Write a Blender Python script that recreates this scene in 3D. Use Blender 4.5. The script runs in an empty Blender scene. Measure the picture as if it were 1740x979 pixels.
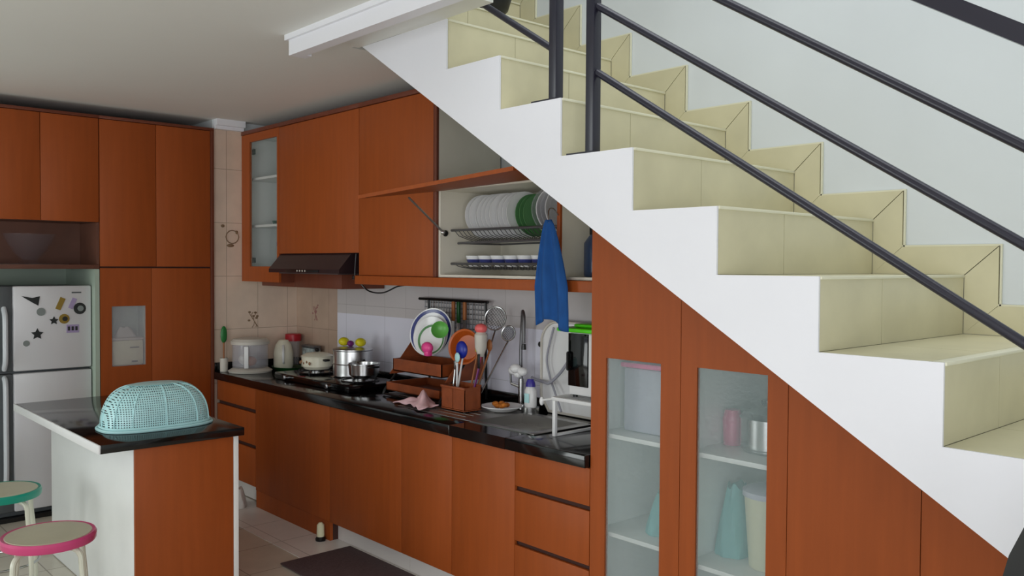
import bpy, bmesh, math, random
from mathutils import Vector, Matrix
random.seed(7)
SC = bpy.context.scene
C = SC.collection
PI = math.pi

# ------------------------------------------------------------------ camera, world, lights, exposure
def look(yaw, pitch, roll):
    cy, sy, cp, sp = math.cos(yaw), math.sin(yaw), math.cos(pitch), math.sin(pitch)
    f = Vector((-sy*cp, cy*cp, sp)); r = Vector((cy, sy, 0)); u = r.cross(f)
    cr, sr = math.cos(roll), math.sin(roll)
    r2 = r*cr + u*sr; u2 = u*cr - r*sr
    return Matrix((r2, u2, -f)).transposed()
cam_d = bpy.data.cameras.new('camera')
cam = bpy.data.objects.new('camera', cam_d); C.objects.link(cam)
cam_d.sensor_width = 36; cam_d.lens = 1467.3/1740*36; cam_d.clip_end = 100; cam_d.clip_start = .02
cam.matrix_world = Matrix.Translation((4.0, -3.286, 1.6929)) @ look(.8317, -.0261, .0060).to_4x4()
SC.camera = cam

w = bpy.data.worlds.new('world'); SC.world = w; w.use_nodes = True
w.node_tree.nodes['Background'].inputs[0].default_value = (.75, .85, 1, 1)
w.node_tree.nodes['Background'].inputs[1].default_value = .6
SC.view_settings.view_transform = 'Standard'; SC.view_settings.look = 'None'
SC.view_settings.gamma = 1; SC.view_settings.use_curve_mapping = False
SC.view_settings.exposure = 0.0

def area(name, loc, target, sx, sy, power, col):
    d = bpy.data.lights.new(name, 'AREA'); d.shape = 'RECTANGLE'; d.size = sx; d.size_y = sy
    d.energy = power; d.color = col
    o = bpy.data.objects.new(name, d); C.objects.link(o); o.location = loc
    o.rotation_euler = (Vector(target)-Vector(loc)).to_track_quat('-Z', 'Y').to_euler()
    return o
area('daylight_window', (4.2, -6.40, 1.25), (4.4, 0, .9), 2.4, 2.1, 80, (.95, .97, 1))
area('daylight_doorway', (-1.2, -6.4, 1.2), (-1.2, -3.0, 2.6), 1.6, 2.2, 56, (.95, 1, .97))
area('added_side_fill', (5.95, -4.2, 1.3), (0, -3.4, .5), 2.4, 1.8, 58, (.97, .98, 1))  # unseen lamp, added to brighten the faces turned to the right
area('daylight_skylight', (2.6, -1.2, 5.2), (2.6, -.7, 0), 3.4, 2.0, 72, (.97, .99, 1))

# ------------------------------------------------------------------ materials
def srgb(c):
    return tuple((v/12.92 if v <= .04045 else ((v+.055)/1.055)**2.4) for v in c)
def mat(name, col, rough=.5, metal=0, spec=.5, noise=0, nscale=(8, 8, 8), bump=0, coat=0, lin=False, trans=0):
    m = bpy.data.materials.new(name); m.use_nodes = True
    nt = m.node_tree; b = nt.nodes['Principled BSDF']
    c = col if lin else srgb(col)
    b.inputs['Base Color'].default_value = (*c, 1)
    b.inputs['Roughness'].default_value = rough
    b.inputs['Metallic'].default_value = metal
    b.inputs['Specular IOR Level'].default_value = spec
    b.inputs['Coat Weight'].default_value = coat
    b.inputs['Coat Roughness'].default_value = .15
    b.inputs['Transmission Weight'].default_value = trans
    tc = nt.nodes.new('ShaderNodeTexCoord'); mp = nt.nodes.new('ShaderNodeMapping')
    mp.inputs['Scale'].default_value = nscale
    nz = nt.nodes.new('ShaderNodeTexNoise'); nz.inputs['Scale'].default_value = 1; nz.inputs['Detail'].default_value = 4
    nt.links.new(tc.outputs['Object'], mp.inputs[0]); nt.links.new(mp.outputs[0], nz.inputs['Vector'])
    if noise:
        rp = nt.nodes.new('ShaderNodeValToRGB')
        rp.color_ramp.elements[0].position = .3; rp.color_ramp.elements[1].position = .7
        rp.color_ramp.elements[0].color = (*[v*(1-noise) for v in c], 1)
        rp.color_ramp.elements[1].color = (*[min(1, v*(1+noise)) for v in c], 1)
        nt.links.new(nz.outputs['Fac'], rp.inputs[0]); nt.links.new(rp.outputs[0], b.inputs['Base Color'])
    if bump:
        bp = nt.nodes.new('ShaderNodeBump'); bp.inputs['Strength'].default_value = bump; bp.inputs['Distance'].default_value = .01
        nt.links.new(nz.outputs['Fac'], bp.inputs['Height']); nt.links.new(bp.outputs[0], b.inputs['Normal'])
    return m
def tile_mat(name, c1, c2, grout, w_, h_, rough, axes='xz', off=0, mort=.012, noise=0, nsc=6):
    m = mat(name, c1, rough); nt = m.node_tree; b = nt.nodes['Principled BSDF']
    tc = nt.nodes.new('ShaderNodeTexCoord'); sp = nt.nodes.new('ShaderNodeSeparateXYZ'); cb = nt.nodes.new('ShaderNodeCombineXYZ')
    nt.links.new(tc.outputs['Object'], sp.inputs[0])
    nt.links.new(sp.outputs['XYZ'.index(axes[0].upper())], cb.inputs[0]); nt.links.new(sp.outputs['XYZ'.index(axes[1].upper())], cb.inputs[1])
    br = nt.nodes.new('ShaderNodeTexBrick'); br.offset = off; br.inputs['Scale'].default_value = 1
    br.inputs['Brick Width'].default_value = w_; br.inputs['Row Height'].default_value = h_; br.inputs['Mortar Size'].default_value = mort/4
    br.inputs['Color1'].default_value = (*srgb(c1), 1); br.inputs['Color2'].default_value = (*srgb(c2), 1); br.inputs['Mortar'].default_value = (*srgb(grout), 1)
    nt.links.new(cb.outputs[0], br.inputs['Vector'])
    out = br.outputs['Color']
    if noise:
        nz = nt.nodes.new('ShaderNodeTexNoise'); nz.inputs['Scale'].default_value = nsc; nz.inputs['Detail'].default_value = 5
        nt.links.new(tc.outputs['Object'], nz.inputs['Vector'])
        mr = nt.nodes.new('ShaderNodeMapRange'); mr.inputs[1].default_value = .3; mr.inputs[2].default_value = .7
        mr.inputs[3].default_value = 1-noise; mr.inputs[4].default_value = 1+noise
        nt.links.new(nz.outputs['Fac'], mr.inputs[0])
        mx = nt.nodes.new('ShaderNodeVectorMath'); mx.operation = 'SCALE'
        nt.links.new(out, mx.inputs[0]); nt.links.new(mr.outputs[0], mx.inputs['Scale']); out = mx.outputs[0]
    nt.links.new(out, b.inputs['Base Color'])
    return m
def glass_mat(name, tint, alpha, rough=.05, bump=0):
    m = bpy.data.materials.new(name); m.use_nodes = True; nt = m.node_tree
    b = nt.nodes['Principled BSDF']; o = nt.nodes['Material Output']
    b.inputs['Base Color'].default_value = (*srgb(tint), 1); b.inputs['Roughness'].default_value = rough
    t = nt.nodes.new('ShaderNodeBsdfTransparent'); mx = nt.nodes.new('ShaderNodeMixShader'); mx.inputs[0].default_value = alpha
    nt.links.new(t.outputs[0], mx.inputs[1]); nt.links.new(b.outputs[0], mx.inputs[2]); nt.links.new(mx.outputs[0], o.inputs[0])
    if bump:
        tc = nt.nodes.new('ShaderNodeTexCoord'); nz = nt.nodes.new('ShaderNodeTexNoise'); nz.inputs['Scale'].default_value = 60
        bp = nt.nodes.new('ShaderNodeBump'); bp.inputs['Strength'].default_value = bump; bp.inputs['Distance'].default_value = .01
        nt.links.new(tc.outputs['Object'], nz.inputs['Vector']); nt.links.new(nz.outputs['Fac'], bp.inputs['Height']); nt.links.new(bp.outputs[0], b.inputs['Normal'])
    return m
M = {}
M['wood'] = mat('orange_wood_laminate', (.335, .073, .013), .48, noise=.07, nscale=(30, 30, 2.2), lin=True, spec=.28)
M['wood_edge'] = mat('dark_wood_edge', (.15, .035, .014), .5, noise=.1, nscale=(30, 30, 3), lin=True)
M['wood_gap'] = mat('dark_joint', (.05, .014, .008), .7, lin=True)
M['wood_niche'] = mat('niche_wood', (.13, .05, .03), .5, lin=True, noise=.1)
M['white_lam'] = mat('white_laminate', (.92, .925, .915), .3, noise=.02)
M['cream_lam'] = mat('cream_laminate', (.88, .86, .80), .4, noise=.02)
M['plaster'] = mat('white_plaster', (.83, .85, .855), .7, noise=.02, nscale=(2, 2, 2), bump=.03)
M['stringer'] = mat('white_paint', (.91, .91, .93), .45, noise=.015, nscale=(3, 3, 3))
M['ceil'] = mat('ceiling_paint', (.90, .90, .88), .75, noise=.015, nscale=(1, 1, 1))
M['stair_tile'] = mat('beige_stair_tile', (.80, .775, .645), .3, noise=.07, nscale=(5, 5, 5))
M['grout'] = mat('stair_grout', (.55, .53, .42), .8)
M['nosing'] = mat('pale_nosing', (.86, .85, .75), .35)
M['granite'] = mat('black_granite', (.035, .037, .042), .12, noise=.5, nscale=(200, 200, 200), spec=.6)
M['black'] = mat('black_plastic', (.03, .03, .035), .35)
M['black_glass'] = mat('black_glass', (.015, .015, .018), .08)
M['rail'] = mat('dark_blue_black_metal_paint', (.12, .115, .17), .3, spec=.6)
M['steel'] = mat('brushed_steel', (.72, .72, .72), .22, metal=1)
M['alu'] = mat('aluminium', (.80, .80, .80), .3, metal=1)
M['dull_steel'] = mat('dull_steel', (.66, .65, .64), .33, metal=1)
M['fridge'] = mat('silver_fridge', (.84, .84, .85), .38, metal=.15)
M['fridge_dark'] = mat('grey_fridge_side', (.33, .35, .36), .45)
M['fridge_light'] = mat('pale_handle', (.80, .82, .84), .3)
M['white'] = mat('white_plastic', (.90, .90, .90), .3)
M['offwhite'] = mat('offwhite_plastic', (.80, .78, .74), .35)
M['ceramic'] = mat('white_ceramic', (.92, .92, .92), .12)
M['green_ceramic'] = mat('green_ceramic', (.35, .55, .35), .2)
M['blue_ceramic'] = mat('blue_ceramic', (.22, .25, .50), .2)
M['teal'] = mat('teal_plastic', (.73, .91, .92), .3)
M['teal_dark'] = mat('teal_rim', (.05, .56, .47), .3)
M['pink'] = mat('pink_plastic', (.80, .28, .48), .3)
M['pinkhot'] = mat('hot_pink_plastic', (.95, .30, .60), .35)
M['salmon'] = mat('salmon_plastic', (.93, .42, .42), .4)
M['seat'] = mat('beige_seat_vinyl', (.76, .74, .64), .35, noise=.04)
M['legwhite'] = mat('cream_tube', (.82, .82, .75), .25)
M['red'] = mat('red_plastic', (.70, .06, .14), .35)
M['yellow'] = mat('yellow_plastic', (.80, .75, .10), .35)
M['purple'] = mat('purple_plastic', (.42, .12, .42), .35)
M['green'] = mat('green_plastic', (.12, .45, .2), .4)
M['lime'] = mat('lime_plastic', (.35, .85, .10), .35)
M['greendk'] = mat('dark_green_plastic', (.04, .28, .10), .35)
M['blue'] = mat('blue_plastic', (.10, .16, .60), .35)
M['bluecap'] = mat('indigo_cap', (.22, .18, .58), .35)
M['cloth_blue'] = mat('blue_cloth', (.08, .30, .55), .9, noise=.15, nscale=(30, 30, 10), bump=.3)
M['cloth_pink'] = mat('pink_cloth', (.90, .74, .76), .9, noise=.15, nscale=(25, 25, 25), bump=.3)
M['brown'] = mat('terracotta_plastic', (.55, .27, .13), .4, noise=.2, nscale=(20, 20, 20))
M['orange'] = mat('orange_plastic', (.75, .36, .12), .35)
M['food'] = mat('fried_food', (.72, .42, .12), .6, noise=.3, nscale=(40, 40, 40))
M['woodlight'] = mat('light_wooden_handle', (.60, .36, .18), .5)
M['rug'] = mat('brown_purple_mat', (.34, .27, .28), .95, noise=.12, nscale=(60, 60, 60), bump=.4)
M['tincan'] = mat('printed_tin', (.62, .66, .66), .35, noise=.5, nscale=(30, 30, 30))
M['enamel'] = mat('cream_enamel', (.90, .88, .80), .2)
M['pot_print'] = mat('flower_print', (.55, .40, .28), .5, noise=.4, nscale=(60, 60, 60))
M['greywash'] = mat('grey_steel_mesh', (.45, .45, .46), .4, metal=.8)
M['hood'] = mat('dark_brown_hood', (.17, .12, .13), .3)
M['glass_clear'] = glass_mat('clear_plastic', (.85, .85, .88), .25, .08)
M['glass_green'] = glass_mat('green_clear_bottle', (.15, .35, .28), .55, .08)
M['glass_blue'] = glass_mat('blue_clear_bottle', (.20, .30, .45), .65, .15)
M['glass_obscure'] = glass_mat('patterned_obscure_glass', (.72, .80, .80), .20, .2, .5)
M['crystal'] = glass_mat('cut_crystal', (.50, .46, .48), .12, .04, .8)
M['dirty_white'] = mat('pale_grey_tile', (.84, .82, .80), .35)
M['bag_teal'] = mat('teal_bag', (.45, .72, .72), .6)
M['bucket'] = mat('cream_bucket', (.86, .85, .72), .45)
M['lilac'] = mat('lilac_container', (.74, .74, .80), .4)
M['motif'] = mat('tile_flower_print', (.52, .42, .32), .5)
M['motif_pink'] = mat('tile_leaf_print', (.60, .40, .38), .5)
M['tile_left'] = tile_mat('beige_wall_tiles', (.86, .77, .69), (.87, .78, .71), (.66, .58, .50), .25, .40, .25, 'yz', 0, .008, .07)
M['tile_beige'] = tile_mat('beige_back_tiles', (.70, .60, .53), (.72, .62, .54), (.58, .50, .44), .25, .40, .25, 'xz', 0, .008, .07)
M['tile_white'] = tile_mat('white_back_tiles', (.88, .88, .93), (.87, .87, .92), (.76, .76, .80), .50, .34, .15, 'xz', 0, .008)
M['tile_grey'] = tile_mat('pale_grey_upper_tiles', (.76, .74, .74), (.78, .76, .76), (.68, .66, .66), .25, .20, .25, 'xz', 0, .008)
M['floor'] = tile_mat('beige_floor_tiles', (.80, .77, .71), (.82, .79, .73), (.64, .61, .56), .40, .40, .22, 'xy', 0, .014, .05)
M['floor_pale'] = tile_mat('pale_floor_tiles', (.90, .88, .86), (.91, .89, .87), (.76, .74, .72), .40, .40, .25, 'xy', 0, .014, .03)
# perforated plastic net of the food cover: holes cut by a fine grid
def net_mat():
    m = bpy.data.materials.new('teal_perforated_net'); m.use_nodes = True; nt = m.node_tree
    b = nt.nodes['Principled BSDF']; o = nt.nodes['Material Output']
    b.inputs['Base Color'].default_value = (*srgb((.73, .91, .92)), 1); b.inputs['Roughness'].default_value = .3
    tc = nt.nodes.new('ShaderNodeTexCoord'); sp = nt.nodes.new('ShaderNodeSeparateXYZ'); nt.links.new(tc.outputs['Object'], sp.inputs[0])
    def bars(sock):
        a = nt.nodes.new('ShaderNodeMath'); a.operation = 'MULTIPLY'; a.inputs[1].default_value = 95
        f = nt.nodes.new('ShaderNodeMath'); f.operation = 'FRACT'; g = nt.nodes.new('ShaderNodeMath'); g.operation = 'LESS_THAN'; g.inputs[1].default_value = .55
        nt.links.new(sock, a.inputs[0]); nt.links.new(a.outputs[0], f.inputs[0]); nt.links.new(f.outputs[0], g.inputs[0]); return g.outputs[0]
    p1 = bars(sp.outputs[1]); p2 = bars(sp.outputs[2])
    mx1 = nt.nodes.new('ShaderNodeMath'); mx1.operation = 'MAXIMUM'; nt.links.new(p1, mx1.inputs[0]); nt.links.new(p2, mx1.inputs[1])
    t = nt.nodes.new('ShaderNodeBsdfTransparent'); mx = nt.nodes.new('ShaderNodeMixShader')
    nt.links.new(mx1.outputs[0], mx.inputs[0]); nt.links.new(t.outputs[0], mx.inputs[1]); nt.links.new(b.outputs[0], mx.inputs[2]); nt.links.new(mx.outputs[0], o.inputs[0])
    return m
M['net'] = net_mat()

# ------------------------------------------------------------------ helpers
class MB:
    """collects geometry (given in world coordinates, minus the origin of the thing) for one mesh"""
    def __init__(s, t=None):
        s.bm = bmesh.new(); s.o = Vector(t.location) if t is not None else Vector((0, 0, 0)); s.mats = []; s.cur = 0
    def use(s, m):
        if m not in s.mats: s.mats.append(m)
        s.cur = s.mats.index(m); return s
    def _tag(s, faces):
        for f in faces: f.material_index = s.cur; f.smooth = True
    def box(s, x0, x1, y0, y1, z0, z1, b=0, rot=None):
        r = bmesh.ops.create_cube(s.bm, size=1); vs = r['verts']
        c = Vector(((x0+x1)/2, (y0+y1)/2, (z0+z1)/2))
        for v in vs:
            p = Vector((v.co.x*(x1-x0), v.co.y*(y1-y0), v.co.z*(z1-z0)))
            if rot is not None: p = rot @ p
            v.co = p+c-s.o
        fs = list({f for v in vs for f in v.link_faces}); s._tag(fs)
        if b:
            es = list({e for v in vs for e in v.link_edges})
            r2 = bmesh.ops.bevel(s.bm, geom=es, offset=b, segments=2, affect='EDGES', profile=.5)
            s._tag(r2['faces'])
        return s
    def poly(s, pts, vec):
        vs = [s.bm.verts.new(Vector(p)-s.o) for p in pts]; v2 = [s.bm.verts.new(Vector(p)-s.o+Vector(vec)) for p in pts]
        n = len(pts); fs = [s.bm.faces.new(vs[::-1]), s.bm.faces.new(v2)]
        for i in range(n): fs.append(s.bm.faces.new((vs[i], vs[(i+1) % n], v2[(i+1) % n], v2[i])))
        s._tag(fs); bmesh.ops.recalc_face_normals(s.bm, faces=fs)
        return s
    def lathe(s, c, prof, n=24, axis=(0, 0, 1), sx=1, sy=1):
        """prof = [(r, h)...] around axis through c"""
        ax = Vector(axis).normalized(); q = Vector((0, 0, 1)).rotation_difference(ax)
        rings = []
        for r, h in prof:
            if r < 1e-6: rings.append([s.bm.verts.new(q @ Vector((0, 0, h))+Vector(c)-s.o)])
            else: rings.append([s.bm.verts.new(q @ Vector((r*sx*math.cos(2*PI*i/n), r*sy*math.sin(2*PI*i/n), h))+Vector(c)-s.o) for i in range(n)])
        fs = []
        for a, b in zip(rings, rings[1:]):
            if len(a) == 1 and len(b) == 1: continue
            for i in range(n):
                j = (i+1) % n
                if len(a) == 1: fs.append(s.bm.faces.new((a[0], b[j], b[i])))
                elif len(b) == 1: fs.append(s.bm.faces.new((a[i], a[j], b[0])))
                else: fs.append(s.bm.faces.new((a[i], a[j], b[j], b[i])))
        s._tag(fs); return s
    def tube(s, pts, r, n=8, closed=False):
        pts = [Vector(p)-s.o for p in pts]; m = len(pts); rings = []
        prev = None
        for i, p in enumerate(pts):
            if closed: d = pts[(i+1) % m]-pts[i-1]
            else: d = pts[min(i+1, m-1)]-pts[max(i-1, 0)]
            d.normalize()
            if prev is None: u = d.orthogonal().normalized()
            else:
                u = prev-d*prev.dot(d)
                u = d.orthogonal().normalized() if u.length < 1e-5 else u.normalized()
            prev = u; v = d.cross(u); rr = r[i] if isinstance(r, (list, tuple)) else r
            rings.append([s.bm.verts.new(p+u*rr*math.cos(2*PI*k/n)+v*rr*math.sin(2*PI*k/n)) for k in range(n)])
        fs = []
        for i in range(m if closed else m-1):
            a, b = rings[i], rings[(i+1) % m]
            for k in range(n): fs.append(s.bm.faces.new((a[k], a[(k+1) % n], b[(k+1) % n], b[k])))
        if not closed: fs += [s.bm.faces.new(rings[0][::-1]), s.bm.faces.new(rings[-1])]
        s._tag(fs); bmesh.ops.recalc_face_normals(s.bm, faces=fs); return s
    def sphere(s, c, rx, ry, rz, n=16):
        r = bmesh.ops.create_uvsphere(s.bm, u_segments=n, v_segments=max(6, n//2), radius=1)
        for v in r['verts']: v.co = Vector((v.co.x*rx, v.co.y*ry, v.co.z*rz))+Vector(c)-s.o
        s._tag({f for v in r['verts'] for f in v.link_faces}); return s
    def grid(s, fn, nu, nv, thick=0):
        vs = [[s.bm.verts.new(Vector(fn(i/nu, j/nv))-s.o) for j in range(nv+1)] for i in range(nu+1)]
        fs = [s.bm.faces.new((vs[i][j], vs[i+1][j], vs[i+1][j+1], vs[i][j+1])) for i in range(nu) for j in range(nv)]
        s._tag(fs); s.th = thick; return s
def build(name, mb, m=None, parent=None, kind=None, solid=0, label=None):
    me = bpy.data.meshes.new(name); mb.bm.to_mesh(me); mb.bm.free()
    mats = mb.mats if mb.mats else [m]
    for x in mats: me.materials.append(M[x] if isinstance(x, str) else x)
    try: me.set_sharp_from_angle(angle=math.radians(35))
    except Exception: pass
    o = bpy.data.objects.new(name, me); C.objects.link(o)
    if parent is not None: o.parent = parent
    elif mb.o.length: o.location = mb.o
    if solid:
        md = o.modifiers.new('solid', 'SOLIDIFY'); md.thickness = solid; md.offset = 0
    if kind: o['kind'] = kind
    if label: o['label'] = label
    return o
def thing(name, label, cat, loc=(0, 0, 0), group=None, kind=None):
    o = bpy.data.objects.new(name, None); C.objects.link(o); o.location = loc; o.empty_display_size = .1
    o['label'] = label; o['category'] = cat
    if group: o['group'] = group
    if kind: o['kind'] = kind
    return o
def at(loc):
    class T: pass
    t = T(); t.location = Vector(loc); return t
def solo(name, mb, m, label, cat, group=None, solid=0):
    o = build(name, mb, m, solid=solid); o['label'] = label; o['category'] = cat
    if group: o['group'] = group
    return o
def sub(name, mb_t, boxes, m, parent=None, kind=None, b=0, label=None):
    mb = MB(mb_t)
    for x in boxes: mb.box(*x, b=b)
    return build(name, mb, m, parent if parent is not None else mb_t, kind, label=label)

# ------------------------------------------------------------------ the room
WY = .09          # face of the back wall
CZ = 2.76         # kitchen ceiling
def struct(name, boxes, m, b=0):
    mb = MB()
    for x in boxes: mb.box(*x, b=b)
    return build(name, mb, m, None, 'structure')
struct('floor', [(-3.1, 6.2, -6.6, WY+.2, -.12, 0)], 'floor')
struct('trim_1', [(-2.24, 1.55, -.86, -.52, 0, .004)], 'floor_pale')
struct('wall_back', [(-3.1, 6.2, WY, WY+.2, 0, 5.6)], 'plaster')
struct('wall_left', [(-3.1, -2.95, -6.6, WY, 0, 5.6), (-2.95, -2.25, -.603, WY, 0, CZ)], 'plaster')
struct('wall_right', [(6.0, 6.2, -6.6, -5.5, 0, 5.6), (6.0, 6.2, -2.9, WY, 0, 5.6), (6.0, 6.2, -5.5, -2.9, 0, .3), (6.0, 6.2, -5.5, -2.9, 2.3, 5.6)], 'plaster')
struct('wall_front', [(-3.1, -2.1, -6.6, -6.45, 0, 5.6), (-.3, 2.9, -6.6, -6.45, 0, 5.6), (5.5, 6.2, -6.6, -6.45, 0, 5.6),
                      (-2.1, -.3, -6.6, -6.45, 2.6, 5.6), (2.9, 5.5, -6.6, -6.45, 2.65, 5.6), (2.9, 5.5, -6.6, -6.45, 0, .12)], 'plaster')
struct('ceiling', [(-3.1, 6.0, -6.45, -1.27, CZ, CZ+.2), (-2.95, -.3, -1.27, WY, CZ, CZ+.2), (-.3, .362, -1.27, -.991, CZ, CZ+.19), (.362, 1.36, -1.27, -.991, 2.7480, CZ+.19),
                   (-.3, .30, -.991, WY, CZ, CZ+.19), (4.9, 6.0, -1.27, WY, CZ, CZ+.2)], 'ceil')
struct('ceiling_upstairs', [(-3.1, 6.2, -6.6, -2.4, 5.4, 5.6), (-3.1, .6, -2.4, WY, 5.4, 5.6), (4.6, 6.2, -2.4, WY, 5.4, 5.6), (.6, 4.6, -.1, WY, 5.4, 5.6)], 'plaster')
# downstand edging round the stairwell opening
t = MB(); t.box(.30, 2.6, -1.33, -1.27, 2.665, 2.76).box(.285, 2.6, -1.345, -1.33, 2.735, 2.76).box(.30, .36, -1.27, -1.245, 2.665, 2.76)
build('trim_2', t, 'stringer', None, 'structure')
# cornice piece on the tiled wall, tile claddings
t = MB(); t.box(-2.25, -2.17, -.60, -.38, 2.715, 2.76).box(-2.25, -2.20, -.60, -.38, 2.69, 2.715)
build('trim_3', t, 'stringer', None, 'structure')
struct('trim_4', [(-2.25, -2.243, -.603, WY, .0, 2.69)], 'tile_left')
struct('trim_5', [(-2.243, -1.624, WY-.008, WY, .0, 1.60)], 'tile_beige')
struct('trim_6', [(-1.624, 1.53, WY-.008, WY, .0, 1.335)], 'tile_white')
struct('trim_7', [(-1.624, 1.53, WY-.008, WY, 1.335, 1.60)], 'tile_grey')
# flower prints on three tiles: thin transfers on the tile faces
def motif(name, plane, c, sc, m, seed):
    rnd = random.Random(seed); mb = MB()
    def P(a, h): return (c[0], c[1]+a, c[2]+h) if plane == 'x' else (c[0]+a, c[1], c[2]+h)
    for k in range(3):
        pts = [P(sc*(.12*k-.1+.15*math.sin(i*.6+k)), sc*(-.5+.9*i/8)) for i in range(9)]
        mb.tube(pts, .0022*sc*8, 5)
    for k in range(6):
        q = P(sc*rnd.uniform(-.35, .35), sc*rnd.uniform(-.1, .5))
        mb.sphere(q, .002 if plane == 'x' else sc*.09, sc*.09 if plane == 'x' else .002, sc*.06, 8)
    return build(name, mb, m, None, 'structure')
motif('trim_8', 'x', (-2.242, -.285, 1.27), .13, 'motif', 1)
motif('trim_9', 'y', (-1.95, WY-.009, 1.32), .12, 'motif_pink', 2)
mb = MB(); mb.tube([(-2.241, -.455+.05*math.cos(a*.5236), 1.895+.05*math.sin(a*.5236)) for a in range(12)], .004, 6, closed=True)
mb.sphere((-2.241, -.53, 1.976), .003, .015, .012, 8).sphere((-2.241, -.47, 1.83), .003, .03, .012, 8).sphere((-2.241, -.42, 1.93), .003, .012, .014, 8)
build('trim_10', mb, 'motif', None, 'structure')

# ------------------------------------------------------------------ staircase
YS = -.990; X0, Z0, G, RS = 3.1187, 1.4511, .3441, .2161
KT = 9
st = thing('staircase', 'white-sided concrete staircase with beige tiled steps descending to the right', 'staircase', (5.2, YS, 0), kind='structure')
def SP(k): return X0-k*G, Z0+k*RS
def soff(x): return .988+(3.278-x)*.61
prof = [(SP(-6)[0], 0)]
for k in range(-6, 7):
    x, z = SP(k); prof.append((x, z)); prof.append((SP(k+1)[0], z))
prof.pop()
xt = SP(6)[0]
# white side face, cut off level under the ceiling slab
side = list(prof); side[-1] = (xt, 2.7477)
side += [(3.278+(.988-2.7477)/.61, 2.7477), (4.897, 0)]
mb = MB(st); mb.poly([(x, YS, z) for x, z in side], (0, .008, 0)); build('stringer', mb, 'stringer', st)
core = [(SP(-6)[0]-.012, 0)]
for k in range(-6, KT+1):
    x, z = SP(k); core.append((x-.012, z-.012)); core.append((SP(k+1)[0]-.012, z-.012))
core[-1] = (-.9, core[-1][1])
core += [(-.9, 3.0), (.30, 2.97), (.374, 2.7593), (4.897, 0)]
mb = MB(st); mb.poly([(x, YS+.009, z) for x, z in core], (0, WY-.012-(YS+.009)-.002, 0)); build('body', mb, 'grout', st)
YJ = [YS+.004, YS+.40, WY-.015]
for k in range(-6, KT+1):
    x, z = SP(k); zb = SP(k-1)[1] if k > -6 else 0
    mb = MB(st)
    for a, b_ in zip(YJ, YJ[1:]):
        a2 = a if a > YS+.01 else YS+.0085
        mb.box(x-.012, x, a2+.0012, b_-.0012, zb+.001, z-.001)
    build('riser_tile', mb, 'stair_tile', st)
    xi = SP(k+1)[0]
    mb = MB(st)
    for a, b_ in zip(YJ, YJ[1:]):
        a2 = a if a > YS+.01 else YS+.0085
        mb.box(xi+.001, x-.036, a2+.0012, b_-.0012, z-.012, z)
    build('tread_tile', mb, 'stair_tile', st)
    mb = MB(st); mb.box(x-.034, x+.005, YS+.0085, WY-.016, z-.010, z+.001, b=.003); build('nosing', mb, 'nosing', st)
    s_, t_ = .116, .107
    mb = MB(st)
    mb.poly([(xi+.001, WY-.014, z+.001), (x-.001, WY-.014, z+.001), (x+s_-.001, WY-.014, z+t_), (xi+s_+.001, WY-.014, z+t_)], (0, .013, 0))
    mb.poly([(x+.001, WY-.014, z-.002), (x+.001, WY-.014, zb+.001), (x+s_, WY-.014, zb+t_+.001), (x+s_, WY-.014, z+t_-.003)], (0, .013, 0))
    build('wall_skirting_tile', mb, 'stair_tile', st)
    mb = MB(st); mb.poly([(xi+s_, WY-.013, z+t_), (x+s_+.004, WY-.013, z+t_), (x+s_+.004, WY-.013, zb+t_), (x+s_+.010, WY-.013, zb+t_), (x+s_+.010, WY-.013, z+t_+.006), (xi+s_, WY-.013, z+t_+.006)], (0, .011, 0))
    build('skirting_edge', mb, 'nosing', st)

# railings
def railing(label, xp, kpost, x_end, offs, hoff, down):
    z = SP(kpost)[1]
    t = thing('stair_railing', label, 'railing', (xp, YS+.035, z))
    yb = YS+.035
    nl = lambda x: Z0+(X0-x)*RS/G
    topz = nl(xp)+hoff
    mb = MB(t); mb.box(xp-.020, xp+.020, yb-.02, yb+.02, z, topz+.02, b=.003); build('post', mb, 'rail', t)
    mb = MB(t); mb.box(xp-.10, xp+.03, yb-.034, yb+.06, z, z+.006); build('base_plate', mb, 'rail', t)
    sgn = 1 if down else -1
    for o_ in offs:
        mb = MB(t); xa = xp+sgn*.02
        mb.tube([(xa, yb, nl(xa)+o_), (x_end, yb, nl(x_end)+o_)], .0135, 12); build('rail', mb, 'rail', t)
    mb = MB(t); a = (xp, yb, nl(xp)+hoff); e = (x_end, yb, nl(x_end)+hoff)
    mb.poly([(a[0], yb-.03, a[2]-.026), (a[0], yb+.03, a[2]-.026), (a[0], yb+.03, a[2]+.026), (a[0], yb-.03, a[2]+.026)], (e[0]-a[0], 0, e[2]-a[2]))
    build('handrail', mb, 'rail', t)
    return t, nl
r1, nl = railing('dark metal stair railing along the lower steps, its bars running down to the right', 1.872, 3, 4.95, (.168, .405, .640), .905, True)
mb = MB(r1); mb.box(4.93, 4.975, YS+.012, YS+.058, SP(-6)[1]-.0, nl(4.95)+.92, b=.003); build('post', mb, 'rail', r1)
r2, nl = railing('dark metal stair railing of the upper steps, ending in a post at the left', 1.682, 4, .34, (.150, .405, .640), .905, False)

# black pot on a high step
t = at((.60, -.36, SP(7)[1]+.001)); mb = MB(t)
mb.lathe(t.location, [(0, 0), (.06, 0), (.10, .04), (.125, .12), (.12, .20), (.09, .26), (.085, .28), (.075, .28), (.08, .25), (0, .22)], 24)
solo('black_pot', mb, 'black', 'rounded black pot standing on a high step behind the railing', 'pot')

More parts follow.
